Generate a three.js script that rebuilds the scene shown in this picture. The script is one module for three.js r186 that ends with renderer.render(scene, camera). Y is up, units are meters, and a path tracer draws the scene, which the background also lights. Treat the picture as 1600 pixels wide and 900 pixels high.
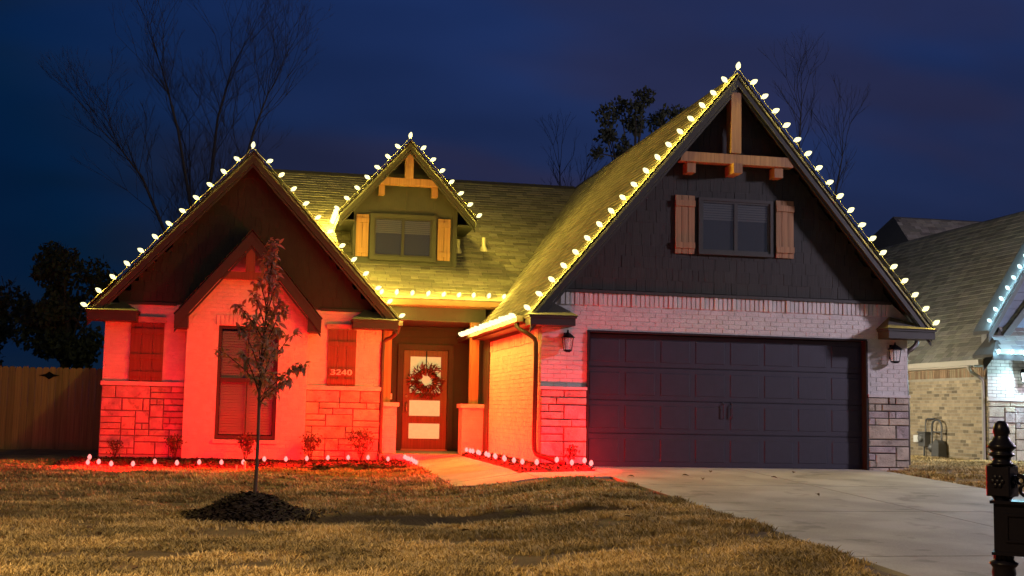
import * as THREE from 'three';
import { mergeGeometries } from 'three/addons/utils/BufferGeometryUtils.js';
import { FontLoader } from 'three/addons/loaders/FontLoader.js';
import { TextGeometry } from 'three/addons/geometries/TextGeometry.js';

// ---------------------------------------------------------------- camera, sky, light, exposure
const scene = new THREE.Scene();
const W = 1024, H = 576;
const camera = new THREE.PerspectiveCamera(2 * Math.atan(450 / 1900) * 180 / Math.PI, W / H, 0.1, 900);
{
  const r = new THREE.Vector3(0.97967, 0.0201, 0.1996), u = new THREE.Vector3(-0.03989, 0.99461, 0.09565), f = new THREE.Vector3(0.1966, 0.10167, -0.9752);
  camera.quaternion.setFromRotationMatrix(new THREE.Matrix4().makeBasis(r, u, f.clone().negate()));
  camera.position.set(-4.314, 1.0547, 18.932);
}
const renderer = new THREE.WebGLRenderer({ antialias: true });
renderer.setSize(W, H);
renderer.toneMapping = THREE.LinearToneMapping;
renderer.toneMappingExposure = 1;
renderer.shadowMap.enabled = true;
document.body.appendChild(renderer.domElement);

const LIGHT = {
  yellow: [1, 0.73, 0.09], yellowPower: 1.8,      // roof bulbs, candela each
  red: [1, 0.0008, 0.003], redPower: 4.5,           // stake bulbs
  lamp: [0.93, 0.8, 1], lampPower: 480,              // the street lamp to the right, outside the frame
  amber: [1, 0.66, 0.3], amberPower: 1450,       // the cut-off street lamp behind the viewer, over the lawn
  cool: [0.35, 0.75, 1], coolPower: 1.1, coach: 9,
};

function rng(seed) { let a = seed >>> 0; return () => { a = (a + 0x6d2b79f5) | 0; let t = Math.imul(a ^ (a >>> 15), 1 | a); t = (t + Math.imul(t ^ (t >>> 7), 61 | t)) ^ t; return ((t ^ (t >>> 14)) >>> 0) / 4294967296; }; }
const lerp = (a, b, t) => a + (b - a) * t, clamp = (x, a = 0, b = 1) => Math.min(b, Math.max(a, x));
const smooth = (a, b, x) => { const t = clamp((x - a) / (b - a)); return t * t * (3 - 2 * t); };
function hash(x, y, s = 0) { let h = Math.imul(x | 0, 374761393) ^ Math.imul(y | 0, 668265263) ^ Math.imul(s | 0, 1274126177); h = Math.imul(h ^ (h >>> 13), 1274126177); return ((h ^ (h >>> 16)) >>> 0) / 4294967296; }
function vnoise(x, y, s = 0, px = 0, py = 0) {
  const xi = Math.floor(x), yi = Math.floor(y), fx = x - xi, fy = y - yi, u = fx * fx * (3 - 2 * fx), v = fy * fy * (3 - 2 * fy);
  const w = (a, p) => p ? ((a % p) + p) % p : a;
  const g = (a, b) => hash(w(a, px), w(b, py), s);
  return lerp(lerp(g(xi, yi), g(xi + 1, yi), u), lerp(g(xi, yi + 1), g(xi + 1, yi + 1), u), v);
}
function fbm(x, y, s = 0, oct = 4, p = 0, q = p) { let a = 0, w = 0.5, f = 1, n = 0; for (let i = 0; i < oct; i++) { a += w * vnoise(x * f, y * f, s + i, p * f, q * f); n += w; w *= 0.5; f *= 2; } return a / n; }

{ // dusk sky: deep blue, a darker cloud bank on the left, thin mauve clouds on the right
  const w = 1024, h = 512, data = new Float32Array(w * h * 4);
  for (let j = 0; j < h; j++) for (let i = 0; i < w; i++) {
    const el = ((j + 0.5) / h - 0.5) * Math.PI, a = ((i + 0.5) / w - 0.5) * 2 * Math.PI;
    const x = Math.cos(el) * Math.cos(a), y = Math.sin(el), z = Math.cos(el) * Math.sin(a);
    const az = Math.atan2(x, -z) * 180 / Math.PI, e = Math.max(0, el * 180 / Math.PI);
    const up = smooth(2, 24, e);
    let c = [lerp(0.0145, 0.0112, up), lerp(0.022, 0.029, up), lerp(0.062, 0.118, up)];
    const q = 1 / (0.25 + Math.max(0, y));
    const n = fbm(x * q * 1.6 + 7, z * q * 4.5 + 3, 11, 5), m = fbm(x * q * 2.6 + 31, z * q * 6 + 9, 23, 5);
    const left = Math.exp(-(((az + 18) / 17) ** 2)) * lerp(1.1, 0.66, up);
    const cloud = smooth(0.42, 0.66, n);
    c = c.map((v, k) => v * (1 - Math.min(0.92, left * [1.2, 0.64, 0.56][k])));
    c = c.map((v, k) => lerp(v, v * [1.7, 0.93, 0.74][k], cloud * 0.85));
    c = c.map((v) => v * lerp(0.7, 1.26, m));
    const away = Math.abs(((az - 12 + 540) % 360) - 180); c = c.map((v) => v * lerp(1, 0.5, smooth(22, 70, e)) * lerp(1, 0.55, smooth(35, 120, away)));
    data.set([c[0], c[1], c[2], 1], (j * w + i) * 4);
  }
  const sky = new THREE.DataTexture(data, w, h, THREE.RGBAFormat, THREE.FloatType);
  sky.mapping = THREE.EquirectangularReflectionMapping; sky.magFilter = THREE.LinearFilter; sky.minFilter = THREE.LinearFilter; sky.needsUpdate = true;
  scene.background = sky; scene.environment = sky;
}
const sun = new THREE.DirectionalLight(new THREE.Color().setRGB(0.72, 0.74, 1), 0.09); // the last light of dusk, from behind the camera
sun.position.set(8, 14, 26); sun.target.position.set(0, 1, -3); sun.castShadow = true; sun.shadow.radius = 90;
Object.assign(sun.shadow.camera, { left: -25, right: 25, top: 20, bottom: -20, near: 1, far: 80 });
scene.add(sun, sun.target);

// ---------------------------------------------------------------- names, tags, helpers
const used = new Map();
function numbered(n) { const k = used.get(n) || 0; used.set(n, k + 1); return k ? n + '_' + String(k).padStart(3, '0') : n; }
function tag(o, label, category, group, kind) { Object.assign(o.userData, label && { label }, category && { category }, group && { group }, kind && { kind }); return o; }
function thing(name, label, category, pos = [0, 0, 0], turn = 0, group) { const o = new THREE.Group(); o.name = numbered(name); o.position.set(...pos); o.rotation.y = turn; scene.add(o); return tag(o, label, category, group); }
function mesh(name, geo, m, parent = scene) {
  if (Array.isArray(geo)) geo = merge(geo);
  const o = new THREE.Mesh(geo, m); o.castShadow = o.receiveShadow = true; o.name = parent === scene ? numbered(name) : name; parent.add(o); return o;
}
function sub(name, parent) { const g = new THREE.Group(); g.name = name; parent.add(g); return g; }
function merge(list) {
  list = list.map((g) => g.index ? g.toNonIndexed() : g);
  const anyColor = list.some((g) => g.attributes.color);
  for (const g of list) {
    for (const k of Object.keys(g.attributes)) if (!['position', 'normal', 'uv', 'color'].includes(k)) g.deleteAttribute(k);
    if (!g.attributes.uv) g.setAttribute('uv', new THREE.BufferAttribute(new Float32Array(g.attributes.position.count * 2), 2));
    if (anyColor && !g.attributes.color) g.setAttribute('color', new THREE.BufferAttribute(new Float32Array(g.attributes.position.count * 3).fill(1), 3));
  }
  return mergeGeometries(list);
}
// uv in metres from position and the way each face points
function muv(g, s = 1) {
  if (g.index) g = g.toNonIndexed();
  const p = g.attributes.position, n = g.attributes.normal, uv = new Float32Array(p.count * 2);
  for (let i = 0; i < p.count; i++) {
    const ax = Math.abs(n.getX(i)), ay = Math.abs(n.getY(i)), az = Math.abs(n.getZ(i));
    let u, v;
    if (az >= ax && az >= ay) { u = p.getX(i); v = p.getY(i); } else if (ax >= ay) { u = p.getZ(i); v = p.getY(i); } else { u = p.getX(i); v = p.getZ(i); }
    uv[i * 2] = u * s; uv[i * 2 + 1] = v * s;
  }
  g.setAttribute('uv', new THREE.BufferAttribute(uv, 2)); return g;
}
const box = (x0, x1, y0, y1, z0, z1) => muv(new THREE.BoxGeometry(x1 - x0, y1 - y0, z1 - z0).translate((x0 + x1) / 2, (y0 + y1) / 2, (z0 + z1) / 2));
// polygon in xy pushed from z0 to z1
function prism(pts, z0, z1, holes = []) {
  const s = new THREE.Shape(pts.map(([x, y]) => new THREE.Vector2(x, y)));
  for (const h of holes) s.holes.push(new THREE.Path(h.map(([x, y]) => new THREE.Vector2(x, y))));
  return muv(new THREE.ExtrudeGeometry(s, { depth: z1 - z0, bevelEnabled: false }).translate(0, 0, z0));
}
const rect = (x0, x1, y0, y1) => [[x0, y0], [x1, y0], [x1, y1], [x0, y1]];
// convex polygon of 3-D points with a thickness straight down
function slab(pts, t) {
  const P = [], add = (...v) => v.forEach((q) => P.push(...q)), lo = pts.map(([x, y, z]) => [x, y - t, z]), n = pts.length;
  for (let i = 1; i < n - 1; i++) { add(pts[0], pts[i], pts[i + 1]); add(lo[0], lo[i + 1], lo[i]); }
  for (let i = 0; i < n; i++) { const j = (i + 1) % n; add(pts[i], lo[i], lo[j]); add(pts[i], lo[j], pts[j]); }
  const g = new THREE.BufferGeometry(); g.setAttribute('position', new THREE.Float32BufferAttribute(P, 3)); g.computeVertexNormals(); return muv(g);
}
function tube(pts, r, seg = 12, sides = 6) { return new THREE.TubeGeometry(new THREE.CatmullRomCurve3(pts.map((p) => new THREE.Vector3(...p)), false, 'centripetal'), seg, r, sides, false); }
function limb(a, b, r0, r1, sides = 6) { // tapered bar between two points
  const A = new THREE.Vector3(...a), B = new THREE.Vector3(...b), d = B.clone().sub(A), L = d.length();
  const g = new THREE.CylinderGeometry(r1, r0, L, sides, 1, true).translate(0, L / 2, 0);
  g.applyQuaternion(new THREE.Quaternion().setFromUnitVectors(new THREE.Vector3(0, 1, 0), d.normalize())); return g.translate(...a);
}
const lathe = (pts, seg = 12) => new THREE.LatheGeometry(pts.map(([r, y]) => new THREE.Vector2(r, y)), seg);

// ---------------------------------------------------------------- procedural materials
function tex(n, fn, srgb = false) {
  const d = new Uint8Array(n * n * 4);
  for (let j = 0; j < n; j++) for (let i = 0; i < n; i++) { const c = fn(i / n, j / n); d.set([clamp(c[0]) * 255, clamp(c[1]) * 255, clamp(c[2]) * 255, 255], (j * n + i) * 4); }
  const t = new THREE.DataTexture(d, n, n); t.wrapS = t.wrapT = THREE.RepeatWrapping; t.magFilter = THREE.LinearFilter; t.minFilter = THREE.LinearMipmapLinearFilter; t.generateMipmaps = true; t.needsUpdate = true;
  if (srgb) t.colorSpace = THREE.SRGBColorSpace; return t;
}
const rep = (t, x, y = x) => { const c = t.clone(); c.repeat.set(x, y); c.needsUpdate = true; return c; };
const enc = (v) => v <= 0.0031308 ? v * 12.92 : 1.055 * v ** (1 / 2.4) - 0.055;
const toneTex = (n, fn) => tex(n, (u, v) => fn(u, v).map(enc), true); // fn gives linear values
const grain = toneTex(256, (u, v) => { const a = 0.72 + 0.28 * fbm(u * 8, v * 8, 1, 5, 8) + 0.16 * (hash(u * 256, v * 256, 4) - 0.5); return [a, a, a]; });
const bumpy = tex(256, (u, v) => { const a = fbm(u * 16, v * 16, 5, 4, 16) * 0.7 + 0.3 * hash(u * 256, v * 256, 7); return [a, a, a]; });
const patchy = toneTex(256, (u, v) => { const b = smooth(0.3, 0.75, fbm(u * 4, v * 4, 40, 5, 4)), s = smooth(0.62, 0.74, fbm(u * 10, v * 10, 44, 4, 10)); const a = 0.72 + 0.28 * b - 0.2 * s + 0.12 * (hash(u * 256, v * 256, 45) - 0.5); return [a, a * 0.99, a * 0.97]; });
const woodTex = toneTex(256, (u, v) => { const w = fbm(u * 24, v * 3, 60, 4, 24, 3), k = fbm(u * 64, v * 4, 66, 3, 64, 4); const a = 0.55 + 0.5 * w + 0.22 * (k - 0.5); return [a, a * 0.97, a * 0.92]; });
const C = (r, g, b) => new THREE.Color().setRGB(r, g, b);
function M(r, g, b, rough = 0.85, o = {}) { return new THREE.MeshStandardMaterial({ color: C(r, g, b), roughness: rough, ...o }); }
const mat = {
  paint: M(0.66, 0.63, 0.6, 0.75, { map: rep(grain, 1.1), bumpMap: rep(bumpy, 3), bumpScale: 0.004 }),
  porchBoard: M(0.034, 0.036, 0.028, 0.7, { map: rep(grain, 1.2), bumpMap: rep(woodTex, 2), bumpScale: 0.003 }),
  mortar: M(0.65, 0.62, 0.59, 0.9, { map: rep(grain, 2), bumpMap: rep(bumpy, 4), bumpScale: 0.005 }),
  stone: [0, 1, 2, 3].map((k) => M(0.5 + 0.04 * (k % 3), 0.45 + 0.035 * (k % 3) - 0.01 * (k === 3), 0.37 + 0.02 * k, 0.9, { map: rep(patchy, 0.9 + 0.2 * k), bumpMap: rep(bumpy, 2.5), bumpScale: 0.012 })),
  joint: M(0.2, 0.185, 0.17, 0.95, { map: rep(grain, 2) }),
  lintel: M(0.42, 0.38, 0.3, 0.9, { map: rep(patchy, 1.5) }),
  trim: M(0.034, 0.034, 0.03, 0.6, { map: rep(grain, 1.2), bumpMap: rep(bumpy, 2), bumpScale: 0.002 }),
  siding: M(0.023, 0.023, 0.021, 0.75, { map: rep(grain, 1.4), bumpMap: rep(woodTex, 2), bumpScale: 0.004, vertexColors: true }),
  board: M(0.052, 0.054, 0.042, 0.7, { map: rep(grain, 1.2), bumpMap: rep(woodTex, 2), bumpScale: 0.003 }),
  roofDeck: M(0.06, 0.055, 0.05, 0.95, { map: rep(grain, 1) }),
  shingle: M(0.23, 0.215, 0.18, 0.97, { map: rep(grain, 2.5), bumpMap: rep(bumpy, 6), bumpScale: 0.006, vertexColors: true }),
  cedar: M(0.38, 0.21, 0.1, 0.7, { map: rep(woodTex, 1.6, 0.7), bumpMap: rep(woodTex, 1.6, 0.7), bumpScale: 0.004 }),
  cedarDark: M(0.19, 0.08, 0.045, 0.7, { map: rep(woodTex, 1.8, 0.8), bumpMap: rep(woodTex, 1.8, 0.8), bumpScale: 0.004 }),
  doorWood: M(0.16, 0.088, 0.03, 0.5, { map: rep(woodTex, 1.4, 0.6) }),
  fence: [0, 1, 2].map((k) => M(0.3 + 0.05 * k, 0.2 + 0.03 * k, 0.1 + 0.015 * k, 0.85, { map: rep(woodTex, 1.3 + 0.3 * k, 0.5), bumpMap: rep(woodTex, 1.3, 0.5), bumpScale: 0.004 })),
  garage: M(0.024, 0.0245, 0.042, 0.55, { map: rep(grain, 1.5), bumpMap: rep(woodTex, 3, 1), bumpScale: 0.0015 }),
  gutter: M(0.06, 0.04, 0.03, 0.45, { map: rep(grain, 1) }),
  metalBlack: new THREE.MeshPhysicalMaterial({ color: C(0.003, 0.003, 0.006), roughness: 0.3, specularIntensity: 0.2, bumpMap: rep(bumpy, 8), bumpScale: 0.0002 }),
  concrete: M(0.4, 0.39, 0.37, 0.88, { map: rep(patchy, 0.32), bumpMap: rep(bumpy, 3), bumpScale: 0.004, roughnessMap: rep(grain, 0.4) }),
  mulch: M(0.026, 0.016, 0.012, 0.97, { map: rep(patchy, 2), bumpMap: rep(bumpy, 5), bumpScale: 0.03, vertexColors: true }),
  soil: M(0.3, 0.21, 0.095, 0.97, { vertexColors: true, map: rep(patchy, 0.7), bumpMap: rep(bumpy, 3), bumpScale: 0.02 }),
  bark: M(0.06, 0.048, 0.04, 0.95, { bumpMap: rep(bumpy, 4), bumpScale: 0.01 }),
  glass: new THREE.MeshPhysicalMaterial({ color: 0xffffff, transmission: 1, thickness: 0, roughness: 0.03, ior: 1.5 }),
  dark: M(0.012, 0.012, 0.015, 0.9),
  blind: M(0.32, 0.28, 0.22, 0.6),
  slatDark: M(0.055, 0.055, 0.05, 0.7),
  white: M(0.75, 0.75, 0.72, 0.5),
  cord: M(0.12, 0.12, 0.08, 0.6),
};

// ---------------------------------------------------------------- ground
function baseY(x, z) {
  const s = smooth(-2.3, 0.1, x), zz = Math.min(z, 15);
  const l = 0.01 - 0.024 * Math.max(0, zz + 3.5), r = 0.2 - 0.037 * Math.max(zz, 0);
  return lerp(l, r, s) - (z > 15 ? 0.012 * Math.min(z - 15, 10) : 0);
}
const DRIVE = [0.7, 5.85], WALKX = [-1.55, -0.5], WALKZ = [0.82, 1.7];
const inDrive = (x, z) => x > DRIVE[0] && x < DRIVE[1] && z > -0.25 && z < 40;
const inWalk = (x, z) => (x > WALKX[0] && x < WALKX[1] && z > -5 && z < WALKZ[1]) || (x > WALKX[0] && x < DRIVE[0] + 0.02 && z > WALKZ[0] && z < WALKZ[1]);
const inHouse = (x, z) => (x > -7.35 && x < 0 && z < -4.85 && z > -16) || (x > -0.05 && x < 6.4 && z < 0 && z > -16);
const furrow = (x, z) => Math.exp(-(((z - 5.15 - 0.25 * Math.sin(x * 0.9) - 0.17 * (x + 3.6)) / 0.14) ** 2)) * smooth(-4.1, -3.5, x) * (1 - smooth(-1.2, 0.6, x)) + 0.8 * Math.exp(-(((z - 4.55 - 0.2 * Math.sin(x * 1.3)) / 0.12) ** 2)) * (1 - smooth(-6.6, -5.6, x)) * smooth(-9.5, -8.2, x);
const step = (x, z) => { const l = 5.15 + 0.25 * Math.sin(x * 0.9) + 0.17 * (x + 3.6); return 0.08 * smooth(l + 0.04, l - 0.06, z) * smooth(l - 1.2, l - 0.1, z) * smooth(-4.1, -3.4, x) * (1 - smooth(-0.9, 0.6, x)); };
const inBed = (x, z) => (z > -5 && z < -2.62 + 0.1 * Math.sin(x * 2) && x > -7.9 && x < -1.62) || (x > -0.5 && x < 0.72 && z > -4.9 && z < 0.8);
const inMound = (x, z) => ((x + 4.4) / 0.74) ** 2 + ((z - 4.55) / 0.95) ** 2;
function groundY(x, z) {
  let y = baseY(x, z);
  if (z > -12 && z < 30 && Math.abs(x) < 40) y += 0.045 * (fbm(x * 0.6 + 40, z * 1.1 + 40, 70, 3) - 0.5) + 0.06 * (fbm(x * 2.1 + 9, z * 3.4 + 9, 74, 3) - 0.5) - 0.05 * furrow(x, z) + step(x, z);
  if (inDrive(x, z) || inWalk(x, z)) y -= 0.09;
  return y;
}
{
  const xs = [-320, -180, -100, -60, -40, -30, -22], zs = [-320, -180, -100, -60, -40, -28, -20, -14, -10];
  for (let x = -16; x <= 14; x += 0.13) xs.push(x); xs.push(18, 26, 40, 70, 130, 320);
  for (let z = -7; z <= 17; z += 0.13) zs.push(z); zs.push(20, 26, 34, 60, 120, 320);
  const P = [], UV = [], I = [], CC = [], nx = xs.length;
  for (const z of zs) for (const x of xs) { P.push(x, groundY(x, z), z); UV.push(x, z); const f = clamp(furrow(x, z) * 1.3), b = smooth(0.5, 0.36, fbm(x * 1.5 + 50, z * 2.6 + 20, 90, 4)), d = lerp(lerp(1, 0.6, b), 0.22, f); CC.push(d, d * 0.96, d * 0.92); } // bare earth in the seams and thin spots
  for (let j = 0; j < zs.length - 1; j++) for (let i = 0; i < nx - 1; i++) { const a = j * nx + i; I.push(a, a + nx, a + 1, a + 1, a + nx, a + nx + 1); }
  const g = new THREE.BufferGeometry(); g.setAttribute('position', new THREE.Float32BufferAttribute(P, 3)); g.setAttribute('uv', new THREE.Float32BufferAttribute(UV, 2)); g.setAttribute('color', new THREE.Float32BufferAttribute(CC, 3)); g.setIndex(I); g.computeVertexNormals();
  tag(mesh('lawn_ground', g, mat.soil), 'dormant tan lawn ground sloping from the house to the street', 'ground', null, 'structure');
}
// concrete: slabs with real joints
function paving(x0, x1, z0, z1, parent, n = 6) {
  const P = [], top = (x, z) => baseY(x, z) + 0.018, g = [];
  for (let k = 0; k < n; k++) {
    const a = lerp(z0, z1, k / n), b = lerp(z0, z1, (k + 1) / n);
    P.push([[x0, top(x0, a), a], [x0, top(x0, b), b], [x1, top(x1, b), b], [x1, top(x1, a), a]]);
  }
  for (const q of P) g.push(slab(q, 0.1));
  const m = mesh('slab', g, mat.concrete, parent);
  return m;
}
{
  const d = tag(thing('driveway'), 'broad concrete driveway running from the garage door to the street', null, null, 'structure');
  const zc = [-0.2, 2.9, 5.84, 9.1, 12.4, 15.8, 30], xm = 3.3;
  for (let k = 0; k < zc.length - 1; k++) for (const [a, b] of [[DRIVE[0], xm - 0.008], [xm + 0.008, DRIVE[1]]]) paving(a, b, zc[k] + 0.011, zc[k + 1] - 0.011, d, 4);
  const w = tag(thing('walkway'), 'concrete walk leading from the driveway round to the front door', null, null, 'structure');
  const wz = [-4.7, -3.2, -1.7, -0.3, 0.8];
  for (let k = 0; k < wz.length - 1; k++) paving(WALKX[0], WALKX[1], wz[k] + 0.006, wz[k + 1] - 0.006, w, 3);
  const wx = [WALKX[0] + 0.2, -0.4, DRIVE[0] - 0.006];
  { const t = (x, z) => baseY(x, z) + 0.018; mesh('slab', slab([[-1.55, t(-1.55, 0.812), 0.812], [-1.55, t(-1.55, 1.3), 1.3], [-1.2, t(-1.2, 1.7), 1.7], [-0.41, t(-0.41, 1.7), 1.7], [-0.41, t(-0.41, 0.812), 0.812]], 0.1), mat.concrete, w); }
  paving(-0.398, DRIVE[0] - 0.006, 0.826, 1.7, w, 2);
}
// grass: short dormant tufts over the whole lawn
{
  const r = rng(5), P = [], N = [];
  for (let b = 0; b < 7; b++) {
    const a = r() * 6.283, h = 0.016 + r() * 0.02, w = 0.0034 + r() * 0.002, lx = Math.cos(a), lz = Math.sin(a), ox = (r() - 0.5) * 0.07, oz = (r() - 0.5) * 0.07, lean = 0.015 + r() * 0.035, px = -lz * w, pz = lx * w;
    const A = [ox - px, -0.012, oz - pz], B = [ox + px, -0.012, oz + pz], mx = ox + lx * lean * 0.4, mz = oz + lz * lean * 0.4, D = [mx - px * 0.7, h * 0.6, mz - pz * 0.7], E = [mx + px * 0.7, h * 0.6, mz + pz * 0.7], T = [ox + lx * lean, h, oz + lz * lean];
    P.push(...A, ...B, ...E, ...A, ...E, ...D, ...D, ...E, ...T);
  }
  const g = new THREE.BufferGeometry(); g.setAttribute('position', new THREE.Float32BufferAttribute(P, 3)); g.computeVertexNormals();
  const spots = [], cols = [], q = rng(77);
  const put = (x0, x1, z0, z1, dens) => {
    const n = Math.round((x1 - x0) * (z1 - z0) * dens);
    for (let i = 0; i < n; i++) {
      const x = lerp(x0, x1, q()), z = lerp(z0, z1, q());
      if (inDrive(x, z) || inWalk(x, z) || inHouse(x, z) || inBed(x, z) || inMound(x, z) < 0.9 + 0.25 * q() || furrow(x, z) > 0.22 + 0.3 * q()) continue;
      if (fbm(x * 1.5 + 50, z * 2.6 + 20, 90, 4) < 0.34 + 0.2 * q()) continue;
      spots.push([x, z]);
    }
  };
  put(-9.5, 0.75, 6.2, 11.5, 1350); put(-11, 0.75, 2, 6.2, 850); put(-13, 0.75, -3.2, 2, 520); put(5.8, 13, -7, 6, 420); put(-14, -7.3, -4.5, -3.2, 250);
  const im = new THREE.InstancedMesh(g, M(1, 1, 1, 0.9, { side: THREE.DoubleSide }), spots.length), o = new THREE.Object3D();
  spots.forEach(([x, z], i) => {
    o.position.set(x, groundY(x, z) , z); o.rotation.set((q() - 0.5) * 0.4, q() * 6.283, (q() - 0.5) * 0.4); const s = 0.75 + q() * 0.7; o.scale.set(s * 1.1, s * (0.7 + 0.9 * fbm(x * 0.9 + 5, z * 0.9 + 60, 95, 3)), s * 1.1); o.updateMatrix(); im.setMatrixAt(i, o.matrix);
    const t = clamp(fbm(x * 1.4 + 90, z * 2.4 + 3, 98, 4) * 2.4 - 0.75 + (q() - 0.5) * 0.7), k = 0.65 + 0.6 * q();
    im.setColorAt(i, C(lerp(0.26, 0.74, t) * k, lerp(0.2, 0.54, t) * k, lerp(0.08, 0.22, t) * k));
  });
  im.name = 'lawn_grass'; im.castShadow = im.receiveShadow = true; scene.add(tag(im, 'short straw coloured dormant grass covering the front lawn', 'grass', null, 'stuff'));
}
// mulch: chips as real geometry on a dark bed
function chips(n, at, seed, size = 0.05) {
  const r = rng(seed), P = [], Cc = [], v = new THREE.Vector3(), e = new THREE.Euler();
  for (let i = 0; i < n; i++) {
    const c = at(r); if (!c) continue; const k = 0.5 + r() * 1.4, L = size * (0.5 + r()), w = size * (0.12 + 0.3 * r()), h = size * 0.12;
    e.set((r() - 0.5) * 0.9, r() * 6.283, (r() - 0.5) * 0.9);
    const q = [[-L, 0, -w], [L, 0, -w * 0.6], [L * 0.9, 0, w], [-L, 0, w * 0.8], [0, h, 0]].map((p) => v.set(...p).applyEuler(e).toArray().map((a, j) => a + c[j]));
    for (const [a, b, d] of [[0, 4, 1], [1, 4, 2], [2, 4, 3], [3, 4, 0]]) { P.push(...q[a], ...q[b], ...q[d]); for (let z = 0; z < 3; z++) Cc.push(k, k * 0.93, k * 0.88); }
  }
  const g = new THREE.BufferGeometry(); g.setAttribute('position', new THREE.Float32BufferAttribute(P, 3)); g.setAttribute('color', new THREE.Float32BufferAttribute(Cc, 3)); g.computeVertexNormals(); return g;
}
function bedSheet(x0, x1, z0, z1, fn, step = 0.1) {
  const nx = Math.ceil((x1 - x0) / step), nz = Math.ceil((z1 - z0) / step), P = [], I = [], UV = [];
  for (let j = 0; j <= nz; j++) for (let i = 0; i <= nx; i++) { const x = lerp(x0, x1, i / nx), z = lerp(z0, z1, j / nz); P.push(x, fn(x, z), z); UV.push(x, z); }
  for (let j = 0; j < nz; j++) for (let i = 0; i < nx; i++) { const a = j * (nx + 1) + i; I.push(a, a + nx + 1, a + 1, a + 1, a + nx + 1, a + nx + 2); }
  const g = new THREE.BufferGeometry(); g.setAttribute('position', new THREE.Float32BufferAttribute(P, 3)); g.setAttribute('uv', new THREE.Float32BufferAttribute(UV, 2)); g.setIndex(I); g.computeVertexNormals(); return g;
}
const bedY = (x, z) => { const e = Math.min(smooth(-2.6, -2.85, z), smooth(-7.95, -7.6, x), smooth(-1.58, -1.75, x)); return baseY(x, z) - 0.06 + 0.1 * e + 0.03 * fbm(x * 4 + 20, z * 4 + 20, 120, 3); };
const bed2Y = (x, z) => baseY(x, z) + 0.005 + 0.045 * Math.min(smooth(-0.52, -0.38, x), smooth(0.84, 0.66, z), smooth(0.76, 0.6, x) + (z < 0 ? 1 : 0)) + 0.02 * fbm(x * 5 + 3, z * 5 + 30, 124, 3);
{
  const b = tag(thing('flower_bed'), 'dark mulched flower bed along the stone front of the left gable', null, null, 'structure');
  mesh('mulch', bedSheet(-7.95, -1.57, -4.95, -2.6, bedY), mat.mulch, b).userData.kind = 'stuff';
  mesh('mulch_chips', chips(5200, (r) => { const x = lerp(-7.85, -1.62, r()), z = lerp(-4.8, -2.68, r()); return [x, bedY(x, z) + 0.005, z]; }, 31), mat.mulch, b).userData.kind = 'stuff';
  const c = tag(thing('flower_bed'), 'narrow mulched bed wrapping the corner of the garage', null, null, 'structure');
  mesh('mulch', [bedSheet(-0.5, -0.003, -4.9, 0.82, bed2Y), bedSheet(-0.003, 0.74, 0.0, 0.82, bed2Y)], mat.mulch, c).userData.kind = 'stuff';
  mesh('mulch_chips', chips(2200, (r) => { const x = lerp(-0.48, 0.7, r()), z = lerp(-4.8, 0.78, r()); return x > 0 && z < 0.03 ? null : [x, bed2Y(x, z) + 0.005, z]; }, 37), mat.mulch, c).userData.kind = 'stuff';
  const my = (x, z) => { const d = inMound(x, z); return baseY(x, z) - 0.05 + 0.27 * (1 - smooth(0, 1.12, Math.sqrt(d))) + 0.05 * (fbm(x * 3 + 8, z * 3 + 8, 130, 4) - 0.5) + 0.02; };
  const m = tag(thing('mulch_mound'), 'low mound of dark mulch heaped round the sapling on the lawn', 'mulch', null, 'stuff');
  mesh('mulch', bedSheet(-5.5, -3.3, 3.3, 5.8, (x, z) => my(x, z) - (inMound(x, z) > 1.15 ? 0.06 : 0), 0.06), mat.mulch, m).userData.kind = 'stuff';
  mesh('mulch_chips', chips(5200, (r) => { const a = r() * 6.283, q = Math.sqrt(r()) * (0.98 + 0.12 * r()), x = -4.4 + 0.76 * q * Math.cos(a) + (r() < 0.05 ? 0.35 * r() : 0), z = 4.55 + 0.97 * q * Math.sin(a); return [x, Math.max(my(x, z), groundY(x, z)) + 0.006, z]; }, 41, 0.045), mat.mulch, m).userData.kind = 'stuff';
}
// ---------------------------------------------------------------- masonry, shingles and siding
// a frame on a wall: origin, direction along, outward normal
const frontFrame = (z) => ({ at: (u, v, d) => [u, v, z + d] });
const leftFrame = (x) => ({ at: (u, v, d) => [x - d, v, u] });   // u runs along z, faces -x
function chamferBlock(fr, u0, u1, v0, v1, d, c, jit = 0, r = Math.random) {
  const j = () => (r() - 0.5) * jit, F = [[u0 + c + j(), v0 + c + j(), d + j()], [u1 - c + j(), v0 + c + j(), d + j()], [u1 - c + j(), v1 - c + j(), d + j()], [u0 + c + j(), v1 - c + j(), d + j()]];
  const S = [[u0, v0, d - c], [u1, v0, d - c], [u1, v1, d - c], [u0, v1, d - c]], B = [[u0, v0, -0.004], [u1, v0, -0.004], [u1, v1, -0.004], [u0, v1, -0.004]];
  const P = [], UV = [], q = (a, b, e, f) => { for (const p of [a, b, e, a, e, f]) { P.push(...fr.at(...p)); UV.push(p[0], p[1]); } };
  q(...F); for (let i = 0; i < 4; i++) { const k = (i + 1) % 4; q(S[i], S[k], F[k], F[i]); q(B[i], B[k], S[k], S[i]); }
  return { P, UV };
}
function blockGeo(list) {
  const g = new THREE.BufferGeometry(); g.setAttribute('position', new THREE.Float32BufferAttribute(list.flatMap((b) => b.P), 3)); g.setAttribute('uv', new THREE.Float32BufferAttribute(list.flatMap((b) => b.UV), 2));
  if (list[0].C) g.setAttribute('color', new THREE.Float32BufferAttribute(list.flatMap((b) => b.C), 3));
  g.computeVertexNormals(); return g;
}
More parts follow.
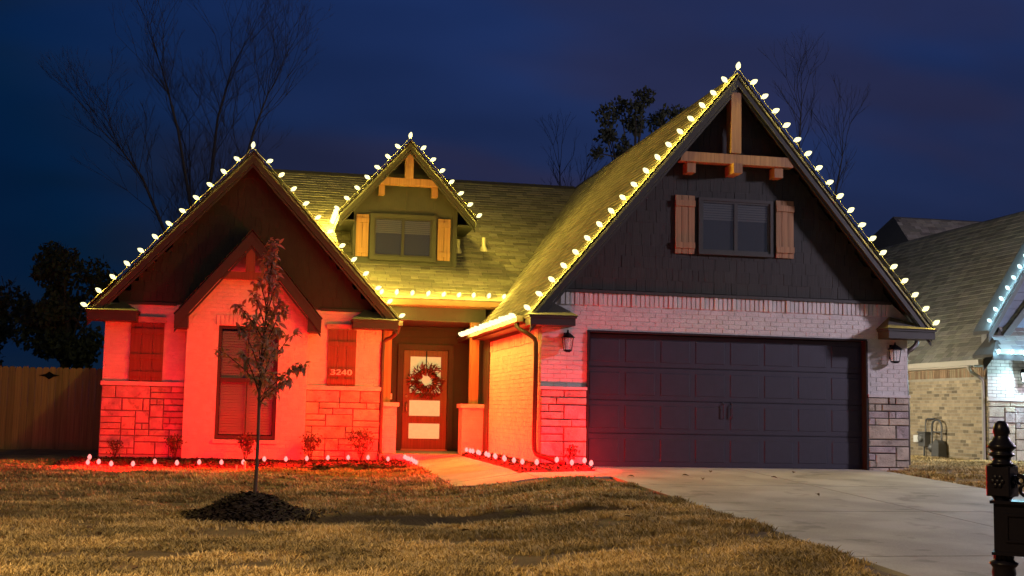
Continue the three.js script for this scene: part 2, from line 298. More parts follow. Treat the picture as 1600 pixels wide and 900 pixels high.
// field brick in running bond: joined, the painted courses cannot be told apart one by one
function brickField(parent, fr, u0, u1, v0, v1, skip, m, seed, tint) {
  const L = 0.2, h = 0.062, j = 0.011, r = rng(seed), out = [];
  for (let row = 0, v = v0; v + h <= v1 + 0.002; row++, v += h + j) {
    for (let u = u0 - (row % 2 ? (L + j) / 2 : 0); u < u1 - 0.02; u += L + j) {
      const a = Math.max(u, u0), b = Math.min(u + L, u1); if (b - a < 0.03 || skip(a, b, v, v + h)) continue;
      const k = chamferBlock(fr, a, b, v, v + h, 0.004 + 0.003 * r(), 0.0018, 0.0015, r);
      if (tint) { const c = tint(r); k.C = []; for (let i = 0; i < k.P.length / 3; i++) k.C.push(...c); }
      out.push(k);
    }
  }
  const o = mesh('brick_courses', blockGeo(out), m, parent); o.userData.kind = 'stuff'; return o;
}
function soldiers(parent, fr, u0, u1, v0, v1, m, seed, ok = () => true) {
  const r = rng(seed);
  for (let u = u0; u + 0.064 < u1; u += 0.079) { if (!ok(u)) continue; mesh('brick', blockGeo([chamferBlock(fr, u, u + 0.063, v0, v1, 0.014 + (r() < 0.45 ? 0.02 * r() : 0.004 * r()), 0.004, 0.002, r)]), m, parent); }
}
// random ashlar: each stone a mesh of its own
function ashlar(parent, fr, u0, u1, v0, v1, seed) {
  const r = rng(seed), cw = 0.125, ch = 0.115, nu = Math.max(2, Math.round((u1 - u0) / cw)), nv = Math.round((v1 - v0) / ch), su = (u1 - u0) / nu, sv = (v1 - v0) / nv;
  const grid = Array.from({ length: nv }, () => new Array(nu).fill(false));
  for (let y = 0; y < nv; y++) for (let x = 0; x < nu; x++) {
    if (grid[y][x]) continue;
    let w = [1, 2, 3, 3, 4, 5][Math.floor(r() * 6)], h = r() < 0.4 ? 2 : 1; if (w === 1) h = 1; if (y + h > nv) h = nv - y;
    let k = 0; while (k < w && x + k < nu && !grid[y][x + k] && (h < 2 || !grid[y + 1][x + k])) k++; w = Math.max(1, k); if (h > 1 && grid[y + 1][x]) h = 1;
    if (nu - (x + w) === 1 && !grid[y][x + w] && (h < 2 || !grid[y + 1][x + w])) w++;
    for (let b = 0; b < h; b++) for (let a = 0; a < w; a++) grid[y + b][x + a] = true;
    const g = 0.0085, jt = () => (r() - 0.5) * 0.006;
    mesh('stone', blockGeo([chamferBlock(fr, u0 + x * su + g + jt(), u0 + (x + w) * su - g + jt(), v0 + y * sv + g + jt(), v0 + (y + h) * sv - g + jt(), 0.03 + 0.018 * r(), 0.009, 0.009, r)]), mat.stone[Math.floor(r() * 4)], parent);
  }
}
// shingle tabs on the plane from the eave point o: along (unit, horizontal), up (unit, up the slope)
function shingles(parent, o, along, up, len, height, keep, seed, m = mat.shingle) {
  const r = rng(seed), O = new THREE.Vector3(...o), A = new THREE.Vector3(...along), U = new THREE.Vector3(...up), Nn = A.clone().cross(U).normalize(); if (Nn.y < 0) Nn.negate();
  const P = [], Cc = [], UV = [], q = new THREE.Vector3(), pt = (a, b, n) => q.copy(O).addScaledVector(A, a).addScaledVector(U, b).addScaledVector(Nn, n).toArray();
  const ex = 0.143;
  for (let row = 0; row * ex < height; row++) {
    let a = -r() * 0.3;
    while (a < len) {
      const w = 0.16 + r() * 0.26, a0 = Math.max(a, 0), a1 = Math.min(a + w, len); a += w; if (a1 - a0 < 0.02) continue;
      const b0 = row * ex, b1 = Math.min((row + 1) * ex + 0.01, height), mid = pt((a0 + a1) / 2, (b0 + b1) / 2, 0); if (keep && !keep(mid)) continue;
      const t = 0.011 + 0.008 * r(), k = 0.62 + 0.6 * r(), c = [k, k * (0.94 + 0.08 * r()), k * (0.86 + 0.1 * r())], gp = 0.003;
      const p0 = pt(a0 + gp, b0, t), p1 = pt(a1 - gp, b0, t), p2 = pt(a1 - gp, b1, 0.004), p3 = pt(a0 + gp, b1, 0.004), l0 = pt(a0 + gp, b0, 0.001), l1 = pt(a1 - gp, b0, 0.001);
      for (const [e, f, g] of [[p0, p1, p2], [p0, p2, p3], [l0, l1, p1], [l0, p1, p0]]) { P.push(...e, ...f, ...g); Cc.push(...c, ...c, ...c); }
      UV.push(a0, b0, a1, b0, a1, b1, a0, b0, a1, b1, a0, b1, a0, b0, a1, b0, a1, b0, a0, b0, a1, b0, a0, b0);
    }
  }
  const g = new THREE.BufferGeometry(); g.setAttribute('position', new THREE.Float32BufferAttribute(P, 3)); g.setAttribute('color', new THREE.Float32BufferAttribute(Cc, 3)); g.setAttribute('uv', new THREE.Float32BufferAttribute(UV, 2)); g.computeVertexNormals();
  const s = mesh('shingles', g, m, parent); s.userData.kind = 'stuff'; return s;
}
// staggered shakes on a gable wall
function shakes(parent, fr, u0, u1, v0, v1, inside, seed) {
  const r = rng(seed), out = [], ex = 0.19;
  for (let v = v0; v < v1; v += ex) for (let u = u0 - r() * 0.1; u < u1;) {
    const w = 0.09 + r() * 0.16, b = u + w - 0.003; if (inside(u, v) && inside(b, v) && inside((u + b) / 2, v + ex * 0.8)) { const k = chamferBlock(fr, u, b, v + (r() - 0.5) * 0.008, v + ex + 0.004, 0.012 + 0.005 * r(), 0.002, 0.002, r), c = 0.85 + 0.3 * r(); k.C = []; for (let i = 0; i < k.P.length / 3; i++) k.C.push(c, c, c); out.push(k); } u += w;
  }
  const o = mesh('siding_shakes', blockGeo(out), mat.siding, parent); o.userData.kind = 'stuff'; return o;
}
const chevron = (ax, ay, half, slope, t) => [[ax - half, ay - slope * half], [ax, ay], [ax + half, ay - slope * half], [ax + half, ay - slope * half - t], [ax, ay - t], [ax - half, ay - slope * half - t]];
// a gable roof with its ridge along z: deck, shingles, rake boards in two steps, soffit
function gableRoof(parent, ax, ay, half, slope, z0, z1, seed, o = {}) {
  const roof = sub('roof', parent), cs = 1 / Math.hypot(1, slope), len = half / cs, t = 0.07;
  mesh('deck', prism(chevron(ax, ay - 0.012, half, slope, t), z0, z1 - 0.01), mat.roofDeck, roof);
  if (!o.noLeft) shingles(roof, [ax - half - 0.01, ay - slope * half - 0.012, z0], [0, 0, 1], [cs, slope * cs, 0], z1 - z0 + 0.012, len, o.keepL, seed);
  shingles(roof, [ax + half + 0.01, ay - slope * half - 0.012, z0], [0, 0, 1], [-cs, slope * cs, 0], z1 - z0 + 0.012, len, o.keepR, seed + 1);
  const cap = []; for (let z = z0; z < z1 - 0.1; z += 0.17) for (const s of [-1, 1]) cap.push(slab([[ax, ay + 0.02, z], [ax, ay + 0.012, z + 0.2], [ax + s * 0.13, ay + 0.012 - slope * 0.13, z + 0.2], [ax + s * 0.13, ay + 0.02 - slope * 0.13, z]], 0.01));
  mesh('ridge_cap', cap, mat.roofDeck, roof);
  const fw = o.fascia || 0.2, fm = o.fm || mat.trim;
  const strip = (d0, d1, zz0, zz1, sgn) => prism([[ax, ay - d0], [ax + sgn * half, ay - d0 - slope * half], [ax + sgn * half, ay - d1 - slope * half], [ax, ay - d1]], zz0, zz1);
  for (const s of [-1, 1]) {
    mesh('rake_board', [strip(0.035, 0.085, z1 - 0.02, z1 + 0.012, s), strip(0.085, fw + 0.03, z1 - 0.03, z1 - 0.005, s), strip(fw + 0.045, fw + 0.1, z1 - 0.06, z1 - 0.035, s)], fm, roof);
  }
  if (o.soffit !== undefined) mesh('soffit', prism(chevron(ax, ay - 0.085, half - 0.02, slope, 0.02), o.soffit, z1 - 0.03), mat.trim, roof);
  return roof;
}
// boxed eave return with a small hip roof
function eaveReturn(parent, x0, x1, yb, yt, z0, z1, xp, yp) {
  const g = sub('eave_return', parent);
  mesh('fascia', [box(x0, x1, yb, yt - 0.04, z0, z1), box(x0 - 0.02, x1 + 0.02, yt - 0.04, yt, z0, z1 + 0.02)], mat.trim, g);
  const e = 0.035, P = [xp, yp, z0 + 0.02], A = [x0 - e, yt + 0.004, z1 + e], B = [x1 + e, yt + 0.004, z1 + e], D = [x1 + e, yt + 0.004, z0], E = [x0 - e, yt + 0.004, z0];
  mesh('hip_roof', [slab([P, A, B], 0.012), slab([P, B, D], 0.012), slab([P, E, A], 0.012)], mat.roofDeck, g);
  return g;
}
function windowUnit(parent, x0, x1, y0, y1, z, o = {}) { // flush frame proud of the wall, panes set back
  const w = sub('window', parent), f = o.frame || 0.06, fm = o.fm || mat.trim, mx = (x0 + x1) / 2;
  mesh('frame', [box(x0 - f, x1 + f, y1, y1 + f, z, z + 0.05), box(x0 - f, x1 + f, y0 - f, y0, z, z + 0.06), box(x0 - f, x0, y0, y1, z, z + 0.05), box(x1, x1 + f, y0, y1, z, z + 0.05)], fm, w);
  mesh('sash', [box(mx - 0.03, mx + 0.03, y0, y1, z, z + 0.035), box(x0, x0 + 0.035, y0, y1, z + 0.002, z + 0.033), box(x1 - 0.035, x1, y0, y1, z + 0.002, z + 0.033), box(x0 + 0.035, mx - 0.03, y1 - 0.035, y1, z + 0.002, z + 0.033), box(mx + 0.03, x1 - 0.035, y1 - 0.035, y1, z + 0.002, z + 0.033), box(x0 + 0.035, mx - 0.03, y0, y0 + 0.04, z + 0.002, z + 0.033), box(mx + 0.03, x1 - 0.035, y0, y0 + 0.04, z + 0.002, z + 0.033)], o.sash || mat.trim, w);
  mesh('pane', box(x0 + 0.035, mx - 0.03, y0 + 0.04, y1 - 0.035, z + 0.018, z + 0.019), mat.glass, w); mesh('pane', box(mx + 0.03, x1 - 0.035, y0 + 0.04, y1 - 0.035, z + 0.018, z + 0.019), mat.glass, w);
  mesh('curtain', box(x0, x1, y0, y1, z + 0.002, z + 0.004), mat.dark, w);
  for (let k = 0; k < 7; k++) mesh('blind_slat', box(x0 + 0.036, x1 - 0.036, y1 - 0.075 - k * 0.04, y1 - 0.045 - k * 0.04, z + 0.006, z + 0.01 + 0.003 * (k % 2)), mat.slatDark, w);
  return w;
}
function shutter(parent, x0, x1, y0, y1, z, m, boards = 3, bars = [0.14, 0.86]) { // board and batten
  const s = sub('shutter', parent), n = boards, w = (x1 - x0) / n;
  for (let k = 0; k < n; k++) mesh('board', box(x0 + k * w + 0.004, x0 + (k + 1) * w - 0.004, y0, y1, z, z + 0.028 + 0.003 * (k % 2)), m, s);
  for (const b of bars) mesh('batten', box(x0 + 0.002, x1 - 0.002, lerp(y0, y1, b) - 0.05, lerp(y0, y1, b) + 0.05, z + 0.031, z + 0.056), m, s);
  return s;
}

// ---------------------------------------------------------------- the house
const font = await new FontLoader().loadAsync('fonts/droid/droid_sans_bold.typeface.json');
const house = thing('brick_house', 'painted brick and stone house with dark gables outlined in yellow bulbs', 'house');
const G = { ax: 3.19, ay: 6.73, half: 3.45, s: 1.195, w: 6.38, zF: 0.36 };
const Lw = { ax: -4.685, ay: 5.93, half: 2.865, s: 1.096, x0: -7.28, x1: -2.09, z: -4.92, zF: -4.5 };
{ // garage block
  const yr = (x) => G.ay - 0.13 - G.s * Math.abs(x - G.ax);
  const wall = sub('garage_wall', house), fr = frontFrame(0), DX0 = 0.755, DX1 = 5.635, DY = 2.4;
  mesh('backing', prism([[0, -0.3], [DX0, -0.3], [DX0, DY], [DX1, DY], [DX1, -0.3], [6.38, -0.3], [6.38, yr(6.38) - 0.01], [6.1, 3.02], [0.28, 3.02], [0, yr(0) - 0.01]], -0.2, 0), mat.mortar, wall);
  brickField(wall, fr, 0, 6.38, 1.47, 2.79, (a, b, v0, v1) => (b > DX0 && a < DX1 && v0 < DY), mat.paint, 3);
  soldiers(wall, fr, 0.3, 6.1, 2.8, 3.0, mat.paint, 8, (u) => Math.min(yr(u), yr(u + 0.07)) > 3.0);
  mesh('joint_backing', box(0.0, DX0 - 0.002, 0.0, 1.44, 0.0015, 0.006), mat.joint, wall); mesh('joint_backing', box(DX1 + 0.002, 6.379, 0.0, 1.44, 0.0015, 0.006), mat.joint, wall);
  ashlar(wall, fr, 0.0, DX0, 0.14, 1.43, 21); ashlar(wall, fr, DX1, 6.38, 0.14, 1.43, 58);
  mesh('sill_course', box(-0.02, DX0 - 0.001, 1.43, 1.475, 0, 0.055), mat.paint, wall); mesh('sill_course', box(DX1 + 0.001, 6.4, 1.43, 1.475, 0, 0.055), mat.paint, wall);
  const side = sub('side_wall', house), ls = leftFrame(0);
  mesh('backing', box(0.0, 0.18, -0.3, 2.9, -4.45, -0.2), mat.mortar, side);
  brickField(side, ls, -4.45, -0.002, 0.1, 2.2, () => false, mat.paint, 12);
  soldiers(side, ls, -4.4, -0.05, 2.21, 2.41, mat.paint, 14);
  mesh('frieze', [box(-0.03, 0.0, 2.42, 2.56, -4.45, 0.0)], mat.trim, side);
  mesh('corner_board', box(-0.03, 0.1, -0.1, 2.9, -4.62, -4.455), mat.trim, side);
  mesh('wall', [box(6.2, 6.379, -0.3, 2.9, -15.2, -0.2)], mat.mortar, sub('side_wall', house));
  const gs = sub('gable_siding', house);
  mesh('sheathing', prism([[0.28, 3.022], [6.1, 3.022], [G.ax, yr(G.ax)]], -0.15, 0.004), mat.trim, gs);
  shakes(gs, frontFrame(0.006), 0.3, 6.1, 3.06, 6.6, (u, v) => v < yr(u) - 0.02, 51);
  mesh('skirt_board', box(0.3, 6.08, 3.0, 3.05, 0.0, 0.045), mat.trim, gs);
  gableRoof(house, G.ax, G.ay, G.half, G.s, -15, G.zF, 61, { soffit: 0.0, fascia: 0.2 });
  eaveReturn(house, -0.27, 0.46, 2.43, 2.585, -0.02, 0.38, 0.17, 2.83);
  eaveReturn(house, 5.84, 6.68, 2.41, 2.575, -0.02, 0.38, 6.05, 2.8);
  // eave gutter, soffit and downspouts
  const gut = mesh('gutter', [box(-0.4, -0.28, 2.5, 2.6, -4.95, -0.06), box(-0.42, -0.4, 2.58, 2.61, -4.95, -0.06), box(-0.28, -0.03, 2.47, 2.5, -4.95, -0.02)], mat.gutter, house);
  mesh('gutter', [box(6.66, 6.78, 2.5, 2.6, -14, -0.06)], mat.gutter, house);
  const dsp = (pts) => mesh('downspout', tube(pts, 0.04, 40, 6), mat.gutter, house);
  dsp([[-0.34, 2.5, -0.3], [-0.34, 2.42, -0.28], [-0.2, 2.33, -0.2], [-0.07, 2.22, -0.14], [-0.06, 2.1, -0.13], [-0.06, 1.2, -0.12], [-0.06, 0.55, -0.12], [-0.05, 0.42, -0.06], [0.08, 0.36, 0.12], [0.34, 0.27, 0.34]]);
  dsp([[6.7, 2.5, -0.25], [6.68, 2.4, -0.2], [6.55, 2.28, -0.12], [6.44, 2.2, -0.12], [6.44, 1.2, -0.12], [6.44, 0.3, -0.12]]);
  // garage door: jambs, four rows of eight raised panels, two handles
  const gd = sub('garage_door', house), dk = mat.garage;
  mesh('jamb', [box(DX0 + 0.001, DX0 + 0.03, 0.12, DY - 0.03, -0.2, 0.036), box(DX1 - 0.03, DX1 - 0.001, 0.12, DY - 0.03, -0.2, 0.036), box(DX0 + 0.001, DX1 - 0.001, DY - 0.03, DY - 0.001, -0.2, 0.012)], mat.dark, gd);
  mesh('backing', box(DX0 + 0.03, DX1 - 0.03, 0.2, DY - 0.03, -0.19, -0.172), mat.dark, gd);
  const sh = (DY - 0.04 - 0.215) / 4, pw = (DX1 - DX0 - 0.06) / 8;
  for (let k = 0; k < 4; k++) {
    const y0 = 0.215 + k * sh; mesh('section', [box(DX0 + 0.03, DX1 - 0.03, y0 + 0.004, y0 + sh - 0.004, -0.17, -0.135), box(DX0 + 0.03, DX1 - 0.03, y0 + 0.015, y0 + sh - 0.015, -0.135, -0.131)], dk, gd);
    for (let c = 0; c < 8; c++) { const x0 = DX0 + 0.03 + c * pw; mesh('panel', blockGeo([chamferBlock(frontFrame(-0.13), x0 + 0.05, x0 + pw - 0.05, y0 + 0.085, y0 + sh - 0.085, 0.0055, 0.007)]), dk, gd); }
  }
  for (const x of [3.12, 3.27]) mesh('handle', [tube([[x, 1.02, -0.128], [x, 1.03, -0.1], [x, 1.14, -0.095], [x, 1.25, -0.1], [x, 1.26, -0.128]], 0.008, 14, 6), box(x - 0.012, x + 0.012, 0.99, 1.03, -0.131, -0.125), box(x - 0.012, x + 0.012, 1.25, 1.29, -0.131, -0.125)], mat.garage, gd);
  mesh('threshold', box(DX0, DX1, 0.1, 0.214, -0.2, -0.1), mat.dark, gd);
  // gable bracket of heavy timber
  const br = sub('gable_bracket', house), ya = (x) => G.ay - 0.14 - G.s * Math.abs(x - G.ax);
  mesh('king_post', box(3.075, 3.25, 5.38, 6.4, 0.12, 0.33), mat.cedar, br);
  mesh('tie_beam', prism([[2.2, 5.2], [4.18, 5.2], [4.1, 5.36], [2.26, 5.36]], 0.14, 0.315), mat.cedar, br);
  for (const x of [2.42, 3.16, 3.95]) mesh('corbel', prism([[x - 0.075, 5.03], [x + 0.075, 5.03], [x + 0.075, 5.199], [x - 0.075, 5.199]], 0.02, x > 3 && x < 3.5 ? 0.42 : 0.24), mat.cedar, br);
  windowUnit(house, 2.66, 3.87, 3.76, 4.61, 0.03, { frame: 0.05 });
  shutter(house, 2.21, 2.55, 3.71, 4.68, 0.028, mat.cedar, 3); shutter(house, 3.98, 4.3, 3.71, 4.68, 0.028, mat.cedar, 3);
}
{ // left wing
  const { x0, x1, z } = Lw, yr = (x) => Lw.ay - 0.13 - Lw.s * Math.abs(x - Lw.ax), B0 = -5.77, B1 = -3.52, bz = z + 0.3, fr = frontFrame(z);
  const wall = sub('front_wall', house);
  mesh('backing', prism([[x0, -0.4], [x1, -0.4], [x1, yr(x1) - 0.01], [-2.3, 2.96], [-7.06, 2.96], [x0, yr(x0) - 0.01]], z - 0.2, z), mat.mortar, wall);
  const sh = (a, b, v0, v1) => (b > B0 && a < B1) || (b > -6.83 && a < -6.18 && v1 > 1.5 && v0 < 2.72) || (b > -3.15 && a < -2.55 && v1 > 1.5 && v0 < 2.72) || v1 > Math.min(yr(a), yr(b)) - 0.03;
  brickField(wall, fr, x0, x1, 1.5, 2.95, sh, mat.paint, 71);
  mesh('joint_backing', box(x0 + 0.001, B0, -0.2, 1.43, z + 0.0015, z + 0.006), mat.joint, wall); mesh('joint_backing', box(B1, x1 - 0.001, -0.2, 1.43, z + 0.0015, z + 0.006), mat.joint, wall);
  ashlar(wall, fr, x0, B0 - 0.002, -0.1, 1.41, 33); ashlar(wall, fr, B1 + 0.002, x1, -0.1, 1.41, 46);
  mesh('stone_ledge', box(x0 - 0.02, B0 - 0.002, 1.412, 1.49, z, z + 0.07), mat.paint, wall); mesh('stone_ledge', box(B1 + 0.002, x1 + 0.01, 1.412, 1.49, z, z + 0.07), mat.paint, wall);
  mesh('lintel', box(-6.85, -6.17, 2.6, 2.71, z, z + 0.06), mat.lintel, wall); mesh('lintel', box(-3.16, -2.55, 2.6, 2.69, z, z + 0.06), mat.lintel, wall);
  const sw = sub('side_wall', house);
  mesh('wall', [box(x0, x0 + 0.2, -0.4, 2.72, -14, z - 0.2), box(x1 - 0.2, x1, -0.4, 2.9, -14, z - 0.2)], mat.mortar, sw);
  // projecting bay with its own little gable
  const bay = sub('bay_wall', house), ba = -4.645, by = 4.38, bs = 1.21, byr = (x) => by - 0.2 - bs * Math.abs(x - ba), WX0 = -5.19, WX1 = -4.07, WY0 = 0.44, WY1 = 2.58;
  mesh('backing', prism([[B0, -0.4], [B1, -0.4], [B1, byr(B1)], [ba, byr(ba)], [B0, byr(B0)]], bz - 0.29, bz, [rect(WX0, WX1, WY0, WY1)]), mat.mortar, bay);
  brickField(bay, frontFrame(bz), B0, B1, 0.0, 4.0, (a, b, v0, v1) => (b > WX0 - 0.02 && a < WX1 + 0.02 && v1 > WY0 - 0.08 && v0 < WY1 + 0.21) || v1 > Math.min(byr(a), byr(b)) - 0.02, mat.paint, 72);
  soldiers(bay, frontFrame(bz), WX0 - 0.05, WX1 + 0.1, WY1 + 0.005, WY1 + 0.2, mat.paint, 73);
  mesh('window_ledge', box(WX0 - 0.03, WX1 + 0.03, WY0 - 0.07, WY0 - 0.002, bz - 0.1, bz + 0.04), mat.paint, bay);
  const win = sub('window', house), zf = bz - 0.05, mid = 1.56;
  mesh('frame', [box(WX0, WX0 + 0.06, WY0, WY1, zf - 0.06, zf), box(WX1 - 0.06, WX1, WY0, WY1, zf - 0.06, zf), box(WX0 + 0.06, WX1 - 0.06, WY1 - 0.06, WY1, zf - 0.06, zf), box(WX0 + 0.06, WX1 - 0.06, WY0, WY0 + 0.08, zf - 0.06, zf), box(WX0 + 0.06, WX1 - 0.06, mid - 0.045, mid + 0.035, zf - 0.06, zf + 0.01)], mat.trim, win);
  mesh('muntin', [box(-4.645, -4.62, WY0 + 0.08, mid - 0.045, zf - 0.045, zf - 0.025), box(-4.645, -4.62, mid + 0.035, WY1 - 0.06, zf - 0.045, zf - 0.025)], mat.trim, win);
  mesh('pane', box(WX0 + 0.06, WX1 - 0.06, WY0 + 0.08, mid - 0.045, zf - 0.036, zf - 0.035), mat.glass, win); mesh('pane', box(WX0 + 0.06, WX1 - 0.06, mid + 0.035, WY1 - 0.06, zf - 0.036, zf - 0.035), mat.glass, win);
  const slat = new THREE.BoxGeometry(WX1 - WX0 - 0.14, 0.004, 0.052); muv(slat);
  for (let y = WY0 + 0.12; y < WY1 - 0.08; y += 0.05) { const s = mesh('blind_slat', slat, mat.blind, win); s.position.set((WX0 + WX1) / 2, y, zf - 0.085); s.rotation.x = 0.95; }
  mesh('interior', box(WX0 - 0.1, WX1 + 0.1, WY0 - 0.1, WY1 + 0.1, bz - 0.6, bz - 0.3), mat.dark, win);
  gableRoof(house, ba, by, 1.345, bs, z - 0.02, bz + 0.34, 81, { fascia: 0.26, soffit: z });
  const ft = (s) => { const xo = ba + s * 1.345, xi = ba + s * 1.1, g = [[xo, by - bs * 1.345 - 0.04], [xo, by - bs * 1.345 - 0.26], [xi, by - bs * 1.345 - 0.26], [xi, by - bs * 1.1 - 0.25]]; mesh('eave_return', prism(s < 0 ? g : g.slice().reverse(), z + 0.002, bz + 0.3), mat.trim, house); }; ft(-1); ft(1);
  const br = sub('gable_bracket', house);
  mesh('tie_beam', box(-5.22, -4.09, 3.44, 3.58, bz + 0.14, bz + 0.29), mat.cedarDark, br); mesh('king_post', box(-4.74, -4.57, 3.582, 4.1, bz + 0.13, bz + 0.3), mat.cedarDark, br);
  // gable siding
  const gs = sub('gable_siding', house);
  mesh('sheathing', prism([[-7.06, 2.962], [-2.3, 2.962], [Lw.ax, yr(Lw.ax)]], z - 0.15, z + 0.004), mat.trim, gs);
  shakes(gs, frontFrame(z + 0.006), -7.06, -2.3, 3.0, 5.8, (u, v) => v < yr(u) - 0.02, 53);
  mesh('skirt_board', [box(-7.04, ba - 1.35, 2.94, 2.99, z, z + 0.04), box(ba + 1.35, -2.32, 2.94, 2.99, z, z + 0.04)], mat.trim, gs);
  gableRoof(house, Lw.ax, Lw.ay, Lw.half, Lw.s, -14.2, Lw.zF, 91, { soffit: z });
  eaveReturn(house, -7.56, -6.68, 2.6, 2.785, z - 0.02, Lw.zF + 0.02, -6.95, 2.98);
  eaveReturn(house, -2.68, -1.83, 2.6, 2.77, z - 0.02, Lw.zF + 0.02, -2.42, 3.0);
  // shutters hung where windows might be
  shutter(house, -6.81, -6.2, 1.5, 2.59, z + 0.005, mat.cedarDark, 3, [0.12, 0.42, 0.86]);
  const s = shutter(house, -3.13, -2.58, 1.5, 2.59, z + 0.005, mat.cedarDark, 3, [0.08, 0.74]);
  mesh('number_plate', box(-3.1, -2.61, 1.68, 1.84, z + 0.037, z + 0.055), mat.cedarDark, s);
  const txt = new TextGeometry('3240', { font, size: 0.105, depth: 0.012, curveSegments: 4 }); txt.computeBoundingBox(); const tw = txt.boundingBox.max.x;
  mesh('house_number', txt.scale(0.42 / tw, 1, 1).translate(-3.07, 1.708, z + 0.056), M(0.62, 0.6, 0.56, 0.5), s);
  mesh('gutter', [box(-1.82, -1.72, 2.68, 2.78, -6.5, z + 0.36), box(-2.09, -1.82, 2.64, 2.67, -6.5, z)], mat.gutter, house);
  mesh('downspout', tube([[-1.78, 2.68, z + 0.2], [-1.79, 2.6, z + 0.18], [-1.9, 2.47, z + 0.08], [-2.04, 2.4, z + 0.04], [-2.06, 2.25, z + 0.03], [-2.06, 1.2, z + 0.03], [-2.06, 0.35, z + 0.03], [-2.05, 0.22, z + 0.08], [-1.98, 0.1, z + 0.3], [-1.9, 0.04, z + 0.55]], 0.04, 40, 6), mat.gutter, house);
}
const MAIN = { z0: -4.75, y0: 3.25, s: 0.64, zr: -10.1 }, mainY = (z) => MAIN.y0 + MAIN.s * (MAIN.z0 - z);
{ // main roof behind, with the dormer and the porch
  const yR = mainY(MAIN.zr), roof = sub('main_roof', house), c = 1 / Math.hypot(1, MAIN.s);
  mesh('deck', [slab([[-2.3, 3.24, -4.75], [0.36, 3.24, -4.75], [3.2, yR - 0.012, MAIN.zr], [-4.75, yR - 0.012, MAIN.zr], [-4.75, mainY(-8.94) - 0.012, -8.94]], 0.08), slab([[-4.75, yR - 0.012, MAIN.zr], [3.2, yR - 0.012, MAIN.zr], [6.3, 3.1, -15.4], [-7.2, 3.1, -15.4]], 0.08)], mat.roofDeck, roof);
  const xl = (z) => z > -8.94 ? lerp(-2.25, -4.75, (z + 4.75) / -4.19) : -4.75, xr = (z) => lerp(0.3, 3.2, (z + 4.75) / -5.35);
  shingles(roof, [-4.75, MAIN.y0 - 0.012, MAIN.z0 + 0.01], [1, 0, 0], [0, MAIN.s * c, -c], 8, 5.36 / c, (p) => p[0] > xl(p[2]) - 0.1 && p[0] < xr(p[2]) + 0.1, 101);
  const cap = []; for (let x = -4.75; x < 3; x += 0.2) for (const s of [-1, 1]) cap.push(slab([[x, yR + 0.012, MAIN.zr], [x + 0.22, yR + 0.02, MAIN.zr], [x + 0.22, yR + 0.02 - 0.09, MAIN.zr + s * 0.14], [x, yR + 0.012 - 0.09, MAIN.zr + s * 0.14]], 0.01));
  mesh('ridge_cap', cap, mat.roofDeck, roof);
  mesh('end_wall', prism([[4.95, 2.6], [15.2, 2.6], [15.2, 3.1], [10.1, yR - 0.1], [4.95, 3.2]], 0, 0.1).rotateY(Math.PI / 2).translate(-4.76, 0, 0), mat.trim, roof);
  for (const [x, z] of [[-0.36, -6.62], [0.22, -6.75]]) mesh('vent_pipe', [lathe([[0.045, mainY(z) - 0.08], [0.045, mainY(z) + 0.27], [0.036, mainY(z) + 0.27], [0.036, mainY(z) + 0.1]], 10).translate(x, 0, z), lathe([[0.1, mainY(z) - 0.04], [0.055, mainY(z) + 0.08]], 10).translate(x, 0, z)], M(0.5, 0.46, 0.36, 0.6), roof);
  mesh('rear_wall', box(-7.28, 6.38, -0.4, 3.1, -15.3, -15.1), mat.mortar, sub('side_wall', house));
  // dormer
  const dz = -6.0, D = { ax: -1.55, ay: 6.58, half: 1.4, s: 1.125 }, dr = sub('dormer', house), yr = (x) => D.ay - 0.13 - D.s * Math.abs(x - D.ax), w0 = -2.63, w1 = -0.5;
  mesh('dormer_wall', [prism([[w0, 3.9], [w1, 3.9], [w1, yr(w1)], [D.ax, yr(D.ax)], [w0, yr(w0)]], dz - 0.12, dz), box(w0, w0 + 0.1, 3.6, yr(w0) - 0.02, -8, dz - 0.12), box(w1 - 0.1, w1, 3.6, yr(w1) - 0.02, -8, dz - 0.12)], mat.board, dr);
  mesh('trim_board', [box(w0 - 0.012, w0 + 0.08, 4.0, yr(w0) - 0.03, dz, dz + 0.022), box(w1 - 0.08, w1 + 0.012, 4.0, yr(w1) - 0.03, dz, dz + 0.022), box(w0 + 0.082, w1 - 0.082, 3.98, 4.1, dz, dz + 0.022), box(-1.575, -1.535, 5.12, 6.2, dz, dz + 0.014), box(-2.17, -2.13, 5.12, yr(-2.17) - 0.06, dz, dz + 0.014), box(-0.97, -0.93, 5.12, yr(-0.93) - 0.06, dz, dz + 0.014)], mat.board, dr);
  windowUnit(house, -2.22, -1.02, 4.2, 5.0, dz + 0.024, { frame: 0.085, fm: mat.board });
  shutter(house, -2.59, -2.33, 4.18, 5.05, dz + 0.024, mat.cedar, 2); shutter(house, -0.9, -0.63, 4.16, 5.03, dz + 0.024, mat.cedar, 2);
  gableRoof(house, D.ax, D.ay, D.half, D.s, -10.2, dz + 0.36, 111, { soffit: dz, fascia: 0.16, fm: mat.board, keepL: (p) => p[1] > mainY(p[2]) - 0.1, keepR: (p) => p[1] > mainY(p[2]) - 0.1 });
  mesh('eave_fascia', box(D.ax - D.half - 0.015, D.ax - D.half + 0.01, 4.87, 5.0, -7.6, dz + 0.33), mat.board, dr);
  mesh('eave_fascia', box(D.ax + D.half - 0.01, D.ax + D.half + 0.015, 4.87, 5.0, -7.6, dz + 0.33), mat.board, dr);
  mesh('eave_fascia', box(D.ax - D.half + 0.01, w0, 4.87, 4.89, -7.5, dz + 0.3), mat.board, dr);
  mesh('eave_fascia', box(w1, D.ax + D.half - 0.01, 4.87, 4.89, -7.5, dz + 0.3), mat.board, dr);
